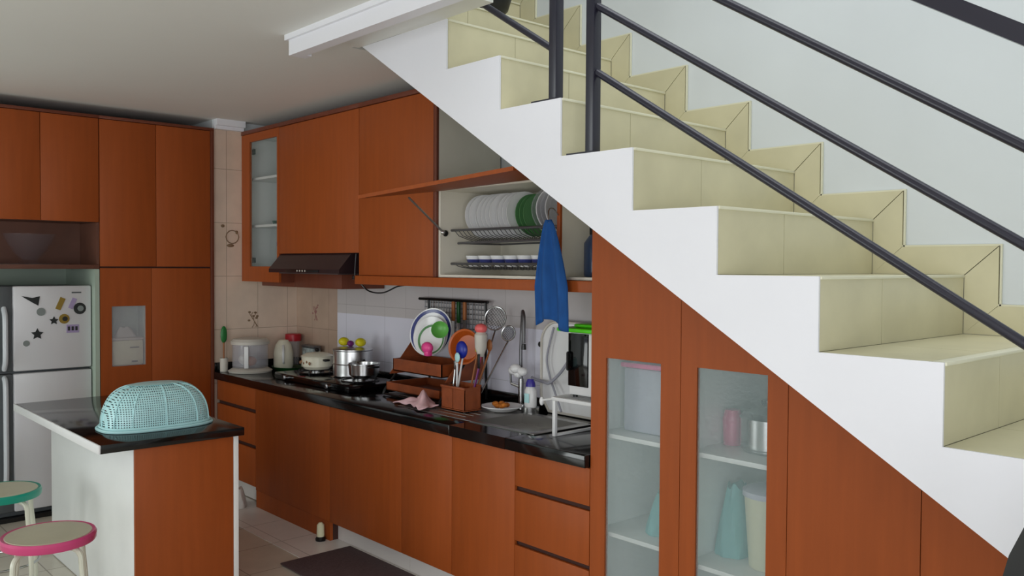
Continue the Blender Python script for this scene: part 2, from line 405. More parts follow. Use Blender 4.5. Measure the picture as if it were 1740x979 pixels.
# ------------------------------------------------------------------ cabinets on the back wall
YF = -.58
def handleless_door(parent, x0, x1, z0, z1, name='door', m='wood', y=YF, th=.018, b=.0015):
    mb = MB(parent); mb.box(x0+.0015, x1-.0015, y, y+th, z0+.0015, z1-.0015, b=b); return build(name, mb, m, parent)
def base_cab(label, x0, x1, z0=.12, doors=1, cat='cabinet', kick='wood', kick_y=-.55, drawers=None, group=None):
    t = thing('base_cabinet', label, cat, ((x0+x1)/2, YF, 0), group)
    mb = MB(t); mb.box(x0+.001, x1-.001, YF+.02, WY-.012, z0, .832); build('carcass', mb, 'wood_gap', t)
    if kick:
        mb = MB(t); mb.box(x0+.001, x1-.001, kick_y, kick_y+.02, .0045, z0-.001); build('plinth', mb, kick, t)
        mb = MB(t); mb.box(x0+.001, x1-.001, kick_y+.021, WY-.012, .0045, z0-.001); build('base', mb, 'wood_gap', t)
    if drawers:
        for a, b_ in drawers:
            mb = MB(t); mb.box(x0+.0015, x1-.0015, YF, YF+.018, a+.001, b_-.001, b=.0015); build('drawer', mb, 'wood', t)
    else:
        w_ = (x1-x0)/doors
        for i in range(doors): handleless_door(t, x0+i*w_, x0+(i+1)*w_, z0, .832)
    return t
t = base_cab('narrow drawer cabinet at the far left end of the worktop run, beside the tall cupboards', -2.235, -1.60, .14, kick='dirty_white', kick_y=-.50,
             drawers=[(.14, .405), (.43, .655), (.680, .832)])
base_cab('wide dark base cabinet beneath the gas stove', -1.60, -.609, .12, 1, kick='wood', kick_y=YF+.004)
base_cab('base cabinet right of the small white bottle on the floor', -.609, .146, .12, 1, kick='dirty_white', kick_y=-.52)
base_cab('base cabinet standing under the pink cloth', .146, .588, .12, 1, kick='dirty_white', kick_y=-.52)
base_cab('base cabinet directly left of the orange drawers', .588, 1.059, .12, 1, kick='dirty_white', kick_y=-.52)
t = base_cab('orange three-drawer base cabinet under the sink end, left of the glass-door cupboard', 1.059, 1.529, .12, kick='dirty_white', kick_y=-.52,
             drawers=[(.12, .392), (.412, .648), (.668, .832)])

# worktop with upstand and sink hole
t = thing('worktop', 'long glossy black granite worktop running along the back wall', 'worktop', (-.4, -.3, .835))
SX0, SX1, SY0, SY1 = .60, 1.02, -.44, -.10
mb = MB(t)
mb.box(-2.24, SX0, -.61, WY-.010, .835, .89, b=.004).box(SX1, 1.527, -.61, WY-.010, .835, .89, b=.004)
mb.box(SX0, SX1, -.61, SY0, .835, .89).box(SX0, SX1, SY1, WY-.010, .835, .89)
build('slab', mb, 'granite', t)
mb = MB(t); mb.box(-2.222, 1.527, WY-.028, WY-.010, .8905, .955, b=.002).box(-2.242, -2.224, -.60, WY-.03, .8905, .955, b=.002)
build('upstand', mb, 'granite', t)
t = thing('kitchen_sink', 'stainless steel sink with drainboard let into the black worktop', 'sink', (.6, -.27, .89))
mb = MB(t)
mb.box(-.05, SX0, -.47, -.06, .8905, .8945, b=.0015).box(SX1, SX1+.05, -.47, -.06, .8905, .8945, b=.0015).box(SX0, SX1, -.47, SY0, .8905, .8945).box(SX0, SX1, SY1, -.06, .8905, .8945)
build('drainboard', mb, 'dull_steel', t)
mb = MB(t)
for (a, b_, c_, d_) in ((SX0+.002, SX0+.005, SY0+.002, SY1-.002), (SX1-.005, SX1-.002, SY0+.002, SY1-.002), (SX0+.005, SX1-.005, SY0+.002, SY0+.005), (SX0+.005, SX1-.005, SY1-.005, SY1-.002)):
    mb.box(a, b_, c_, d_, .84, .8945)
mb.box(SX0+.002, SX1-.002, SY0+.002, SY1-.002, .8365, .84)
build('basin', mb, 'dull_steel', t)
mb = MB(t)
for i in range(7): mb.box(.02, .5, -.42+i*.05, -.412+i*.05, .8945, .897, b=.001)
build('drain_ridges', mb, 'dull_steel', t)

# ------------------------------------------------------------------ tall cupboards under the stairs
def soffc(x): return soff(x)-.045
def under_door(t, x0, x1, z0, glass=None, y=YF, dy=.02):
    """door whose top follows the soffit; glass = (gx0, gx1, gz0, gz1)"""
    x0 += .0015; x1 -= .0015; za, zb = soffc(x0), soffc(x1)
    mb = MB(t)
    if not glass:
        mb.poly([(x0, y, z0), (x1, y, z0), (x1, y, zb), (x0, y, za)], (0, dy, 0)); return build('door', mb, 'wood', t)
    a, b_, c_, d_ = glass
    mb.poly([(x0, y, z0), (a, y, z0), (a, y, soffc(a)), (x0, y, za)], (0, dy, 0))
    mb.poly([(b_, y, z0), (x1, y, z0), (x1, y, zb), (b_, y, soffc(b_))], (0, dy, 0))
    mb.poly([(a, y, d_), (b_, y, d_), (b_, y, soffc(b_)), (a, y, soffc(a))], (0, dy, 0))
    mb.box(a, b_, y, y+dy, z0, c_)
    dr = build('door', mb, 'wood', t)
    mb = MB(t); mb.box(a, b_, y+.008, y+.012, c_, d_); g = build('glass_pane', mb, 'glass_obscure', t)
    g.parent = dr
    return dr
def tall_cab(label, x0, x1, glass, shelves, cat='cupboard'):
    t = thing('tall_cupboard', label, cat, ((x0+x1)/2, YF, 0))
    yb = WY-.014
    if glass:
        mb = MB(t)
        for xa, xb in ((x0+.001, x0+.018), (x1-.018, x1-.001)):
            mb.poly([(xa, YF+.022, .1), (xb, YF+.022, .1), (xb, YF+.022, soffc(xb)), (xa, YF+.022, soffc(xa))], (0, yb-YF-.022, 0))
        mb.poly([(x0+.018, yb-.012, .1), (x1-.018, yb-.012, .1), (x1-.018, yb-.012, soffc(x1)), (x0+.018, yb-.012, soffc(x0))], (0, .012, 0))
        mb.poly([(x0+.018, YF+.022, soffc(x0)-.02), (x1-.018, YF+.022, soffc(x1)-.02), (x1-.018, YF+.022, soffc(x1)), (x0+.018, YF+.022, soffc(x0))], (0, yb-.013-YF-.022, 0))
        mb.box(x0+.018, x1-.018, YF+.022, yb-.013, .1, .12)
        build('carcass', mb, 'white_lam', t)
        for z in shelves:
            mb = MB(t); mb.box(x0+.0185, x1-.0185, YF+.03, yb-.014, z-.018, z, b=.001); build('shelf', mb, 'white_lam', t)
    else:
        mb = MB(t); mb.poly([(x0+.001, YF+.022, .1), (x1-.001, YF+.022, .1), (x1-.001, YF+.022, soffc(x1)), (x0+.001, YF+.022, soffc(x0))], (0, yb-YF-.022, 0)); build('carcass', mb, 'wood_gap', t)
    mb = MB(t); mb.box(x0+.001, x1-.001, -.54, yb, .0045, .099); build('plinth', mb, 'dirty_white', t)
    under_door(t, x0, x1, .10, glass)
    return t
tall_cab('orange cupboard with a narrow obscure glass door, right beside the worktop', 1.531, 1.995, (1.615, 1.900, .18, 1.311), (.99, .575))
tall_cab('second orange cupboard with a wider obscure glass door under the stairs', 1.995, 2.450, (2.07, 2.37, .18, 1.312), (.985, .555))
tall_cab('plain orange cupboard under the stairs, right of the two glass doors', 2.450, 2.903, None, ())
tall_cab('lowest plain orange cupboard at the right end under the stairs', 2.903, 3.36, None, ())
# filler strip right of the second glass door is part of the plain cupboard; contents behind the glass:
t = thing('storage_box', 'pale lilac storage box with a pink lid behind the first glass door', 'storage box', (1.745, -.26, .99))
mb = MB(t); mb.box(1.60, 1.89, -.45, -.08, .9905, 1.262, b=.012); build('body', mb, 'lilac', t)
mb = MB(t); mb.box(1.59, 1.90, -.46, -.07, 1.263, 1.285, b=.006); build('lid', mb, 'pinkhot', t)
def blob(name, c, rx, ry, rz, m, label, cat, seed):
    tt = at((c[0], c[1], c[2])); mb = MB(tt); rnd = random.Random(seed)
    def fn(u, v):
        a = 2*PI*u; h = v; w_ = (1-.55*h**1.5)*(1+.08*math.sin(3*a+seed)+.05*math.sin(7*a+5*h))
        return (c[0]+rx*w_*math.cos(a), c[1]+ry*w_*math.sin(a), c[2]+rz*h*(1+.05*math.sin(4*a)))
    mb.grid(fn, 28, 8); bmesh.ops.remove_doubles(mb.bm, verts=mb.bm.verts[:], dist=1e-4)
    mb.bm.verts.ensure_lookup_table(); bmesh.ops.holes_fill(mb.bm, edges=[e for e in mb.bm.edges if e.is_boundary], sides=0)
    bmesh.ops.recalc_face_normals(mb.bm, faces=mb.bm.faces[:])
    return solo(name, mb, m, label, cat)
blob('plastic_bag', (1.775, -.36, .576), .085, .10, .17, 'bag_teal', 'teal plastic bag on the middle shelf behind the first glass door', 'bag', 1)
blob('plastic_bag', (2.085, -.32, .556), .065, .10, .27, 'bag_teal', 'teal plastic bag beside the cream bucket behind the second glass door', 'bag', 3)
t = thing('bucket', 'cream bucket with lid behind the second glass door', 'bucket', (2.265, -.36, .555))
mb = MB(t); mb.lathe((2.265, -.36, .556), [(0, 0), (.085, 0), (.105, .27), (0, .27)], 28); build('body', mb, 'bucket', t)
mb = MB(t); mb.lathe((2.265, -.36, .827), [(0, 0), (.112, 0), (.112, .02), (.09, .03), (0, .03)], 28); build('lid', mb, 'lilac', t)
t = thing('cooking_pot', 'large steel cooking pot behind the second glass door', 'pot', (2.235, -.33, .985))
mb = MB(t); mb.lathe((2.235, -.33, .986), [(0, 0), (.10, 0), (.115, .02), (.115, .13), (.11, .13), (.11, .01), (0, .01)], 32); build('body', mb, 'steel', t)
mb = MB(t); mb.lathe((2.235, -.33, 1.117), [(.118, 0), (.10, .02), (.03, .035), (.015, .04), (.018, .06), (0, .065)], 32); build('lid', mb, 'steel', t)
for i in range(3):
    t = at((2.16, -.075, .986+i*.05)); mb = MB(t); rr = .12-.006*i; mb.lathe((2.16, -.075, .986+i*.052), [(0, 0), (rr*.8, 0), (rr, .05), (rr-.006, .05), (rr*.78, .004), (0, .004)], 28)
    solo('frying_pan', mb, 'black', ['dark pan, lowest of the stack behind the steel pot', 'dark pan in the middle of the stack behind the steel pot', 'dark pan on top of the stack behind the steel pot'][i], 'pan', 'stacked dark pans behind the second glass door')
t = at((2.08, -.30, .986)); mb = MB(t); mb.lathe((2.065, -.33, .986), [(0, 0), (.035, 0), (.04, .10), (.03, .14), (0, .14)], 20)
solo('pink_cup', mb, 'pink', 'pink cup beside the steel pot behind the second glass door', 'cup')

# ------------------------------------------------------------------ wall cabinets
YU = -.38; ZT = 2.69
UB = WY-.012
# glass fronted unit
t = thing('wall_cabinet', 'narrow wall cabinet with a glass door at the left end of the wall cabinets', 'wall cabinet', (-1.95, YU, 1.56))
x0, x1 = -2.238, -1.645
mb = MB(t); mb.box(x0, x0+.018, YU+.02, UB, 1.565, ZT-.03).box(x1-.018, x1-.004, YU+.02, UB, 1.565, ZT-.03).box(x0+.018, x1-.018, YU+.02, UB, 1.565, 1.583).box(x0+.018, x1-.018, YU+.02, UB, ZT-.048, ZT-.03).box(x0+.018, x1-.018, UB-.01, UB, 1.583, ZT-.048)
build('carcass', mb, 'white_lam', t)
mb = MB(t); mb.box(x1-.0035, x1, YU+.02, UB, 1.563, ZT-.03); build('side_panel', mb, 'wood_edge', t)
for z in (1.985, 2.34):
    mb = MB(t); mb.box(x0+.019, x1-.019, YU+.05, UB-.012, z-.018, z); build('shelf', mb, 'white_lam', t)
gx0, gx1, gz0, gz1 = -2.105, -1.675, 1.675, 2.60
mb = MB(t); mb.box(x0, gx0, YU, YU+.018, 1.562, ZT-.03).box(gx1, x1, YU, YU+.018, 1.562, ZT-.03).box(gx0, gx1, YU, YU+.018, 1.562, gz0).box(gx0, gx1, YU, YU+.018, gz1, ZT-.03)
dr = build('door', mb, 'wood', t)
mb = MB(t); mb.box(gx0, gx1, YU+.007, YU+.011, gz0, gz1); g = build('glass_pane', mb, glass_mat('door_glass', (.5, .6, .58), .12, .05), dr)
for hz in (1.72, 2.53):
    mb = MB(t); mb.box(gx0-.01, gx0+.03, YU+.0185, YU+.035, hz-.02, hz+.02, b=.004); build('hinge', mb, 'black', t)
mb = MB(t); mb.box(x0, x1, YU-.006, UB, ZT-.028, ZT, b=.002); build('top_rail', mb, 'wood_edge', t)
# things behind the glass
t = thing('water_jug', 'clear jug with a blue lid behind the glass of the left wall cabinet', 'jug', (-1.90, -.20, 1.583))
mb = MB(t); mb.lathe((-1.90, -.20, 1.584), [(0, 0), (.06, 0), (.065, .02), (.055, .24), (0, .24)], 24); build('body', mb, 'glass_blue', t)
mb = MB(t); mb.lathe((-1.90, -.20, 1.825), [(0, 0), (.06, 0), (.06, .03), (.03, .045), (0, .045)], 24); build('lid', mb, 'blue', t)
mb = MB(t); mb.tube([(-1.90+.058, -.22, 1.64), (-1.80, -.24, 1.66), (-1.79, -.24, 1.75), (-1.845, -.22, 1.79)], .008, 8); build('handle', mb, 'blue', t)
t = at((-1.85, -.2, 2.341)); mb = MB(t); mb.lathe(t.location, [(0, 0), (.03, 0), (.02, .01), (.045, .05), (.04, .05), (0, .015)], 20)
solo('small_bowl', mb, 'greywash', 'small dark bowl on the top shelf behind the glass of the left wall cabinet', 'bowl')
for i in range(4):
    t = at((-2.06+i*.1, -.18, 1.9855)); mb = MB(t); mb.lathe(t.location, [(0, 0), (.028, 0), (.038, .035), (.034, .035), (0, .006)], 16)
    solo('small_cup', mb, 'glass_green', 'small dark green glass cup on the middle shelf behind the left glass door', 'cup', 'green cups behind the left glass door')

# big unit above the hood
def wall_unit(label, x0, x1, z0, doors, top=True):
    t = thing('wall_cabinet', label, 'wall cabinet', ((x0+x1)/2, YU, z0))
    mb = MB(t); mb.box(x0+.001, x1-.001, YU+.02, UB, z0, ZT-.03); build('carcass', mb, 'wood_gap', t)
    for a, b_, c_, d_ in doors: handleless_door(t, a, b_, c_, d_, y=YU)
    mb = MB(t); mb.box(x0, x1, YU-.006, UB, ZT-.028, ZT, b=.002); build('top_rail', mb, 'wood_edge', t)
    return t
wall_unit('wide plain wall cabinet above the range hood', -1.645, -.600, 1.765, [(-1.645, -.600, 1.765, ZT-.03)])
wall_unit('wall cabinet with one door above another, between the hood cabinet and the open dish cabinet', -.600, .172, 1.625, [(-.600, .172, 2.108, ZT-.03), (-.600, .172, 1.625, 2.104)])
t = thing('cabinet_panel', 'dark-edged full-height panel left of the open dish cabinet', 'panel', (.19, -.2, 1.6265))
mb = MB(t); mb.box(.173, .203, YU-.012, YU+.006, 1.6265, ZT, b=.002); build('front_edge', mb, 'wood_edge', t)
mb = MB(t); mb.box(.173, .202, YU+.0065, UB, 1.6265, ZT); build('board', mb, 'cream_lam', t, label='pale laminate board')
# open dish cabinet
t = thing('dish_cabinet', 'open cream-lined dish cabinet under the stairs with its flap door raised', 'wall cabinet', (.65, YU, 1.625))
x0, x1 = .204, 1.125
mb = MB(t); mb.box(x0, x0+.016, YU+.004, UB, 1.6265, 2.115).box(x0+.016, x1, UB-.01, UB, 1.6265, 2.115).box(x0+.016, x1, YU+.004, UB-.01, 1.6265, 1.640).box(x0+.016, x1, YU+.004, UB-.01, 2.10, 2.115)
build('lining', mb, 'cream_lam', t)
mb = MB(t); mb.box(x1+.0005, x1+.022, YU-.002, YU+.012, 1.6265, 2.115, b=.001); build('divider_edge', mb, 'wood', t)
mb = MB(t); mb.box(x1+.0005, x1+.0215, YU+.0125, UB, 1.6265, 2.115); build('divider', mb, 'cream_lam', t)
hl = [(.206, YU, 2.098), (1.38, YU, 2.118), (1.38, -.895, 2.082), (.206, -.895, 2.028)]
mb = MB(t); mb.poly(hl, (0, 0, .018)); build('flap_door', mb, 'wood', t)
mb = MB(t); mb.tube([(.224, -.36, 1.873), (.235, -.60, 2.050)], .006, 8).sphere((.225, -.362, 1.873), .014, .014, .014, 10); build('stay', mb, 'alu', t)
mb = MB(t); mb.sphere((.226, -.345, 1.868), .012, .018, .018, 10); build('stay_bracket', mb, 'black', t)
t = thing('open_shelf_unit', 'white-lined open shelf compartment between the dish cabinet and the tall cupboard', 'shelf', (1.33, YU, 1.625))
mb = MB(t); mb.box(1.149, 1.525, UB-.01, UB, 1.6265, 2.02).box(1.149, 1.525, YU+.004, UB-.01, 1.6265, 1.640).box(1.149, 1.525, YU+.004, UB-.01, 2.005, 2.02).box(1.51, 1.525, YU+.004, UB-.01, 1.64, 2.005)
build('lining', mb, 'cream_lam', t)
# bottom board
t = thing('bottom_board', 'orange wooden board running beneath the dish cabinet', 'board', (.45, YU, 1.57))
mb = MB(t); mb.box(-.600, 1.528, YU-.03, UB, 1.572, 1.6245, b=.002); build('board', mb, 'wood', t)
# dish racks in cabinet
def wire_rack(z, label, ny, zb=.06):
    t = thing('dish_drainer', label, 'dish rack', (.65, -.15, z))
    mb = MB(t); mb.tube([(.222, -.30, z), (1.12, -.30, z)], .007, 8).tube([(.222, -.02, z), (1.12, -.02, z)], .006, 8)
    build('side_rail', mb, 'greywash', t)
    mb = MB(t)
    for i in range(ny):
        x = .25+i*(.85/(ny-1)); mb.tube([(x, -.30, z), (x, -.27, z-zb*.5), (x, -.16, z-zb), (x, -.05, z-zb*.5), (x, -.02, z)], .0022, 5)
    build('wires', mb, 'greywash', t)
    return t
wire_rack(1.885, 'upper steel plate rack inside the open dish cabinet', 26)
wire_rack(1.700, 'lower steel cup rack inside the open dish cabinet', 20, .03)
mb = MB(at((.7, -.33, 1.80))); mb.tube([(.32, -.33, 1.812), (1.09, -.33, 1.822)], .007, 8).tube([(.32, -.33, 1.812), (.32, -.02, 1.812)], .005, 8).tube([(1.09, -.33, 1.822), (1.09, -.02, 1.822)], .005, 8).tube([(.32, -.02, 1.812), (1.09, -.02, 1.822)], .005, 8)
solo('drip_tray_frame', mb, 'greywash', 'thin steel frame hanging below the plate rack', 'rack')
def plate_mesh(c, r, axis, deep=.02, m=None, n=32):
    mb = MB(at(c)); mb.lathe(c, [(0, 0), (r*.55, 0), (r*.62, .003), (r, deep), (r, deep+.003), (r*.60, .008), (0, .006)], n, axis); return mb
for i in range(11):
    x = .32+i*.034; g = i % 2; r = .122 if i not in (2, 7) else .105
    mb = plate_mesh((x, -.155, 1.838+r+.0), r, (.96, -.22, .12))
    solo('plate', mb, 'ceramic', 'white plate standing on edge in the upper rack of the dish cabinet', 'plate', 'white plates in the upper rack')
for i in range(3):
    mb = plate_mesh((.715+i*.03, -.155, 1.838+.115), .112, (.96, -.22, .12))
    solo('plate', mb, 'green_ceramic', 'green plate standing between the white plates and the glass bowls', 'plate', 'green plates in the upper rack')
for i in range(5):
    x = .84+i*.032; mb = MB(at((x, -.17, 1.955)))
    mb.lathe((x, -.17, 1.955), [(0, 0), (.04, 0), (.10, .04), (.125, .08), (.12, .08), (.09, .045), (.035, .008), (0, .008)], 28, (.93, -.3, .15))
    solo('glass_bowl', mb, 'ceramic' if i % 2 else 'glass_clear', 'pale bowl nested on edge at the right end of the upper rack', 'bowl', 'nested bowls in the upper rack')
for i in range(7):
    x = .30+i*.105; mb = MB(at((x, -.2, 1.6725)))
    mb.use('ceramic'); mb.lathe((x, -.2, 1.685), [(0, 0), (.028, 0), (.045, .05), (.048, .06), (.044, .06), (.025, .006), (0, .006)], 20)
    mb.use('blue_ceramic'); mb.lathe((x, -.2, 1.685), [(.0365, .022), (.0425, .04), (.043, .04), (.037, .022)], 20)
    solo('cup', mb, None, 'white cup with a blue band standing in the lower rack of the dish cabinet', 'cup', 'blue-banded cups in the lower rack')
# bottle on the open shelf
t = thing('bottle', 'blue-grey bottle with a black cap on the white shelf beside the dish cabinet', 'bottle', (1.215, -.22, 1.64))
mb = MB(t); mb.lathe((1.215, -.22, 1.641), [(0, 0), (.045, 0), (.048, .01), (.048, .16), (.02, .2), (0, .2)], 24); build('body', mb, 'glass_blue', t)
mb = MB(t); mb.lathe((1.215, -.22, 1.842), [(0, 0), (.022, 0), (.022, .05), (0, .05)], 16); build('cap', mb, 'black', t)
# lower board of left unit and range hood
mb = MB(at((-1.65, -.1, 1.56))); mb.box(-2.15, -1.644, -.26, UB, 1.528, 1.5605, b=.002).box(-1.644, -1.00, -.26, UB, 1.528, 1.6275, b=.002)
solo('lower_board', mb, 'wood_edge', 'dark brown board beneath the left wall cabinet and the hood', 'board')
t = thing('range_hood', 'slim dark brown range hood between the glass-door cabinet and the gas stove', 'range hood', (-1.1, -.2, 1.62))
hx0, hx1 = -1.640, -.70
mb = MB(t); mb.poly([(hx0, -.37, 1.763), (hx0, -.46, 1.66), (hx0, -.46, 1.635), (hx0, UB, 1.635), (hx0, UB, 1.763)], (hx1-hx0, 0, 0)); build('body', mb, 'hood', t)
mb = MB(t); mb.box(hx0+.25, hx1-.25, -.466, -.4605, 1.640, 1.657, b=.001); build('control_panel', mb, 'black', t)
mb = MB(t)
for i in range(4): mb.lathe((-1.22+i*.035, -.466, 1.649), [(0, 0), (.006, 0), (.006, .004), (0, .004)], 10, (0, -1, 0))
build('buttons', mb, 'offwhite', t)
mb = MB(t); mb.box(hx0+.08, hx1-.08, -.42, -.05, 1.628, 1.6345); build('filter', mb, 'greywash', t)
# cable
def bez(pts, n=8):
    out = []
    P = [Vector(p) for p in pts]
    for i in range(len(P)-1):
        p0 = P[max(i-1, 0)]; p1 = P[i]; p2 = P[i+1]; p3 = P[min(i+2, len(P)-1)]
        for k in range(n):
            t_ = k/n; out.append(.5*((2*p1)+(-p0+p2)*t_+(2*p0-5*p1+4*p2-p3)*t_*t_+(-p0+3*p1-3*p2+p3)*t_**3))
    out.append(P[-1]); return out
mb = MB(at((-.62, -.40, 1.6))); mb.tube(bez([(-.612, -.392, 1.76), (-.612, -.40, 1.62), (-.60, -.38, 1.59), (-.55, -.34, 1.53), (-.60, -.2, 1.515), (-.70, -.02, 1.55), (-.70, .07, 1.56)]), .005, 6)
mb.box(-.625, -.600, -.415, -.395, 1.60, 1.625, b=.003)
solo('power_cable', mb, 'black', 'thin black cable dangling below the right end of the range hood', 'cable')
# blue cloth
t = thing('kitchen_towel', 'blue cloth hanging from the dish cabinet in front of the board', 'towel', (1.16, -.47, 1.92))
def cl(u, v):
    h = 1.905-.475*v+(.02*math.sin(5*u) if v > .9 else 0)
    wd = .02+.085*min(1, v*1.6)**.7
    a = (u-.5)*2
    return (1.165+a*wd+.015*v-.008, -.47+.018*math.sin(u*13)*min(1, v*2+.2)+.01*v, h-.02*abs(a)*v)
mb = MB(t); mb.grid(cl, 30, 24); build('cloth', mb, 'cloth_blue', t, solid=.004)
mb = MB(t); mb.tube(bez([(1.158, -.468, 1.89), (1.150, -.46, 1.95), (1.140, -.42, 1.96), (1.138, -.386, 1.93)]), .003, 6); build('hook', mb, 'steel', t)

# ------------------------------------------------------------------ tall cupboards on the left wall (front plane x = XL)
XL = -2.22
def ldoor(t, y0, y1, z0, z1, x=XL, name='door', m='wood'):
    mb = MB(t); mb.box(x-.018, x, y0+.0015, y1-.0015, z0+.0015, z1-.0015, b=.0015); return build(name, mb, m, t)
t = thing('fridge_cupboard', 'tall brown cupboard built around the refrigerator, with an open niche', 'cupboard', (XL, -1.94, 0))
ys0, ys1 = -2.48, -1.405
mb = MB(t); mb.box(-2.94, XL-.02, ys0, ys1-.001, 1.985, ZT); build('carcass', mb, 'wood_gap', t)
for a, b_ in ((-2.48, -2.12), (-2.12, -1.765), (-1.765, -1.407)): ldoor(t, a, b_, 1.968, ZT-.02)
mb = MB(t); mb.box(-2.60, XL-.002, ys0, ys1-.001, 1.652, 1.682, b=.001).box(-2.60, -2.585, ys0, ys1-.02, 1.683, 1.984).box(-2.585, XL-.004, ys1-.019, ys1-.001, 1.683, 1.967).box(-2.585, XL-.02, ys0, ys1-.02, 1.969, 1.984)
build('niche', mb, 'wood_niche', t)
mb = MB(t); mb.box(-2.90, XL-.002, ys1-.030, ys1-.002, 0.001, 1.651).box(-2.90, XL-.002, ys0, ys0+.028, .001, 1.651).box(-2.94, -2.90, ys0, ys1-.001, .001, 1.651)
build('side_panel', mb, M.setdefault('pale_green', mat('pale_green_laminate', (.66, .72, .66), .4)), t)
mb = MB(t); mb.box(-2.94, XL+.004, ys0, ys1-.001, ZT-.018, ZT+.002, b=.001); build('top_rail', mb, 'wood_edge', t)
# pantry unit
t = thing('pantry_cupboard', 'tall brown cupboard with a small glazed window, between the refrigerator and the tiled corner', 'cupboard', (XL, -1.0, 0))
WY0, WY1, WZ0, WZ1 = -1.329, -1.101, .98, 1.395
mb = MB(t); mb.box(-2.94, XL-.02, -1.404, -.608, 1.41, ZT).box(-2.94, XL-.02, -1.404, -.608, .001, .965).box(-2.94, XL-.02, -1.404, -1.345, .965, 1.41).box(-2.94, XL-.02, -1.085, -.608, .965, 1.41)
build('carcass', mb, 'wood_gap', t)
ldoor(t, -1.404, -1.027, 1.668, ZT-.02); ldoor(t, -1.027, -.632, 1.668, ZT-.02); ldoor(t, -1.062, -.632, .10, 1.660)
mb = MB(t); mb.box(XL-.018, XL, -1.4025, WY0, .10, 1.6585).box(XL-.018, XL, WY1, -1.0635, .10, 1.6585).box(XL-.018, XL, WY0, WY1, .10, WZ0).box(XL-.018, XL, WY0, WY1, WZ1, 1.6585)
dr = build('door', mb, 'wood', t)
mb = MB(t); mb.box(XL-.012, XL-.009, WY0, WY1, WZ0, WZ1); build('glass_pane', mb, 'glass_clear', dr)
mb = MB(t); mb.box(-2.40, -2.39, WY0-.012, WY1+.012, WZ0-.012, WZ1+.012).box(-2.39, XL-.021, WY0-.012, WY0-.003, WZ0-.012, WZ1+.012).box(-2.39, XL-.021, WY1+.003, WY1+.012, WZ0-.012, WZ1+.012).box(-2.39, XL-.021, WY0-.003, WY1+.003, WZ0-.012, WZ0-.003).box(-2.39, XL-.021, WY0-.003, WY1+.003, WZ1+.003, WZ1+.012)
build('window_niche', mb, 'pale_green', t)
mb = MB(t); mb.box(-2.94, XL+.002, -.631, -.605, .001, ZT, b=.002); build('side_panel', mb, 'wood_edge', t)
mb = MB(t); mb.box(-2.94, XL+.004, -1.404, -.606, ZT-.018, ZT+.002, b=.001); build('top_rail', mb, 'wood_edge', t)
t = thing('rice_dispenser', 'cream rice dispenser seen in the small window of the pantry cupboard', 'dispenser', (-2.30, -1.215, .98))
mb = MB(t); mb.box(-2.37, -2.250, -1.322, -1.108, .9805, 1.155, b=.01); build('body', mb, 'bucket', t)
mb = MB(t); mb.box(-2.37, -2.247, -1.325, -1.105, 1.156, 1.172, b=.004); build('lid', mb, 'offwhite', t)
mb = MB(t); mb.box(-2.2495, -2.245, -1.20, -1.14, 1.10, 1.108).box(-2.2495, -2.242, -1.19, -1.15, 1.0, 1.012, b=.002); build('button', mb, 'black', t)
blob('small_bag', (-2.31, -1.215, 1.1735), .03, .07, .07, 'offwhite', 'pale crumpled bag lying on the rice dispenser', 'bag', 5)

# refrigerator
t = thing('refrigerator', 'silver two-door refrigerator with magnets on its upper door', 'refrigerator', (-2.6, -1.75, 0))
FX = -2.285
mb = MB(t); mb.box(-2.88, FX-.06, -2.06, -1.436, .03, 1.535, b=.01); build('body', mb, 'fridge_dark', t)
mb = MB(t); mb.box(FX-.058, FX, -1.915, -1.440, .985, 1.540, b=.012); d1 = build('upper_door', mb, 'fridge', t)
mb = MB(t); mb.box(FX-.058, FX, -1.915, -1.440, .07, .970, b=.012); d2 = build('lower_door', mb, 'fridge', t)
mb = MB(t); mb.box(FX-.058, FX-.012, -2.055, -1.917, .07, .970, b=.008).box(FX-.058, FX-.012, -2.055, -1.917, .985, 1.540, b=.008); build('handle_panel', mb, 'fridge_dark', t)
for z0, z1 in ((.25, .95), (1.0, 1.40)):
    mb = MB(t); mb.tube(bez([(FX-.02, -1.965, z0), (FX+.018, -1.965, z0+.06), (FX+.022, -1.965, (z0+z1)/2), (FX+.018, -1.965, z1-.06), (FX-.02, -1.965, z1)]), .016, 10); build('handle', mb, 'fridge_light', t)
mb = MB(t); mb.box(FX+.0003, FX+.002, -1.565, -1.505, 1.488, 1.498); build('badge', mb, 'fridge_dark', t)
mb = MB(t); mb.box(-2.85, FX-.02, -2.04, -1.45, 0.001, .029); build('foot', mb, 'black', t)
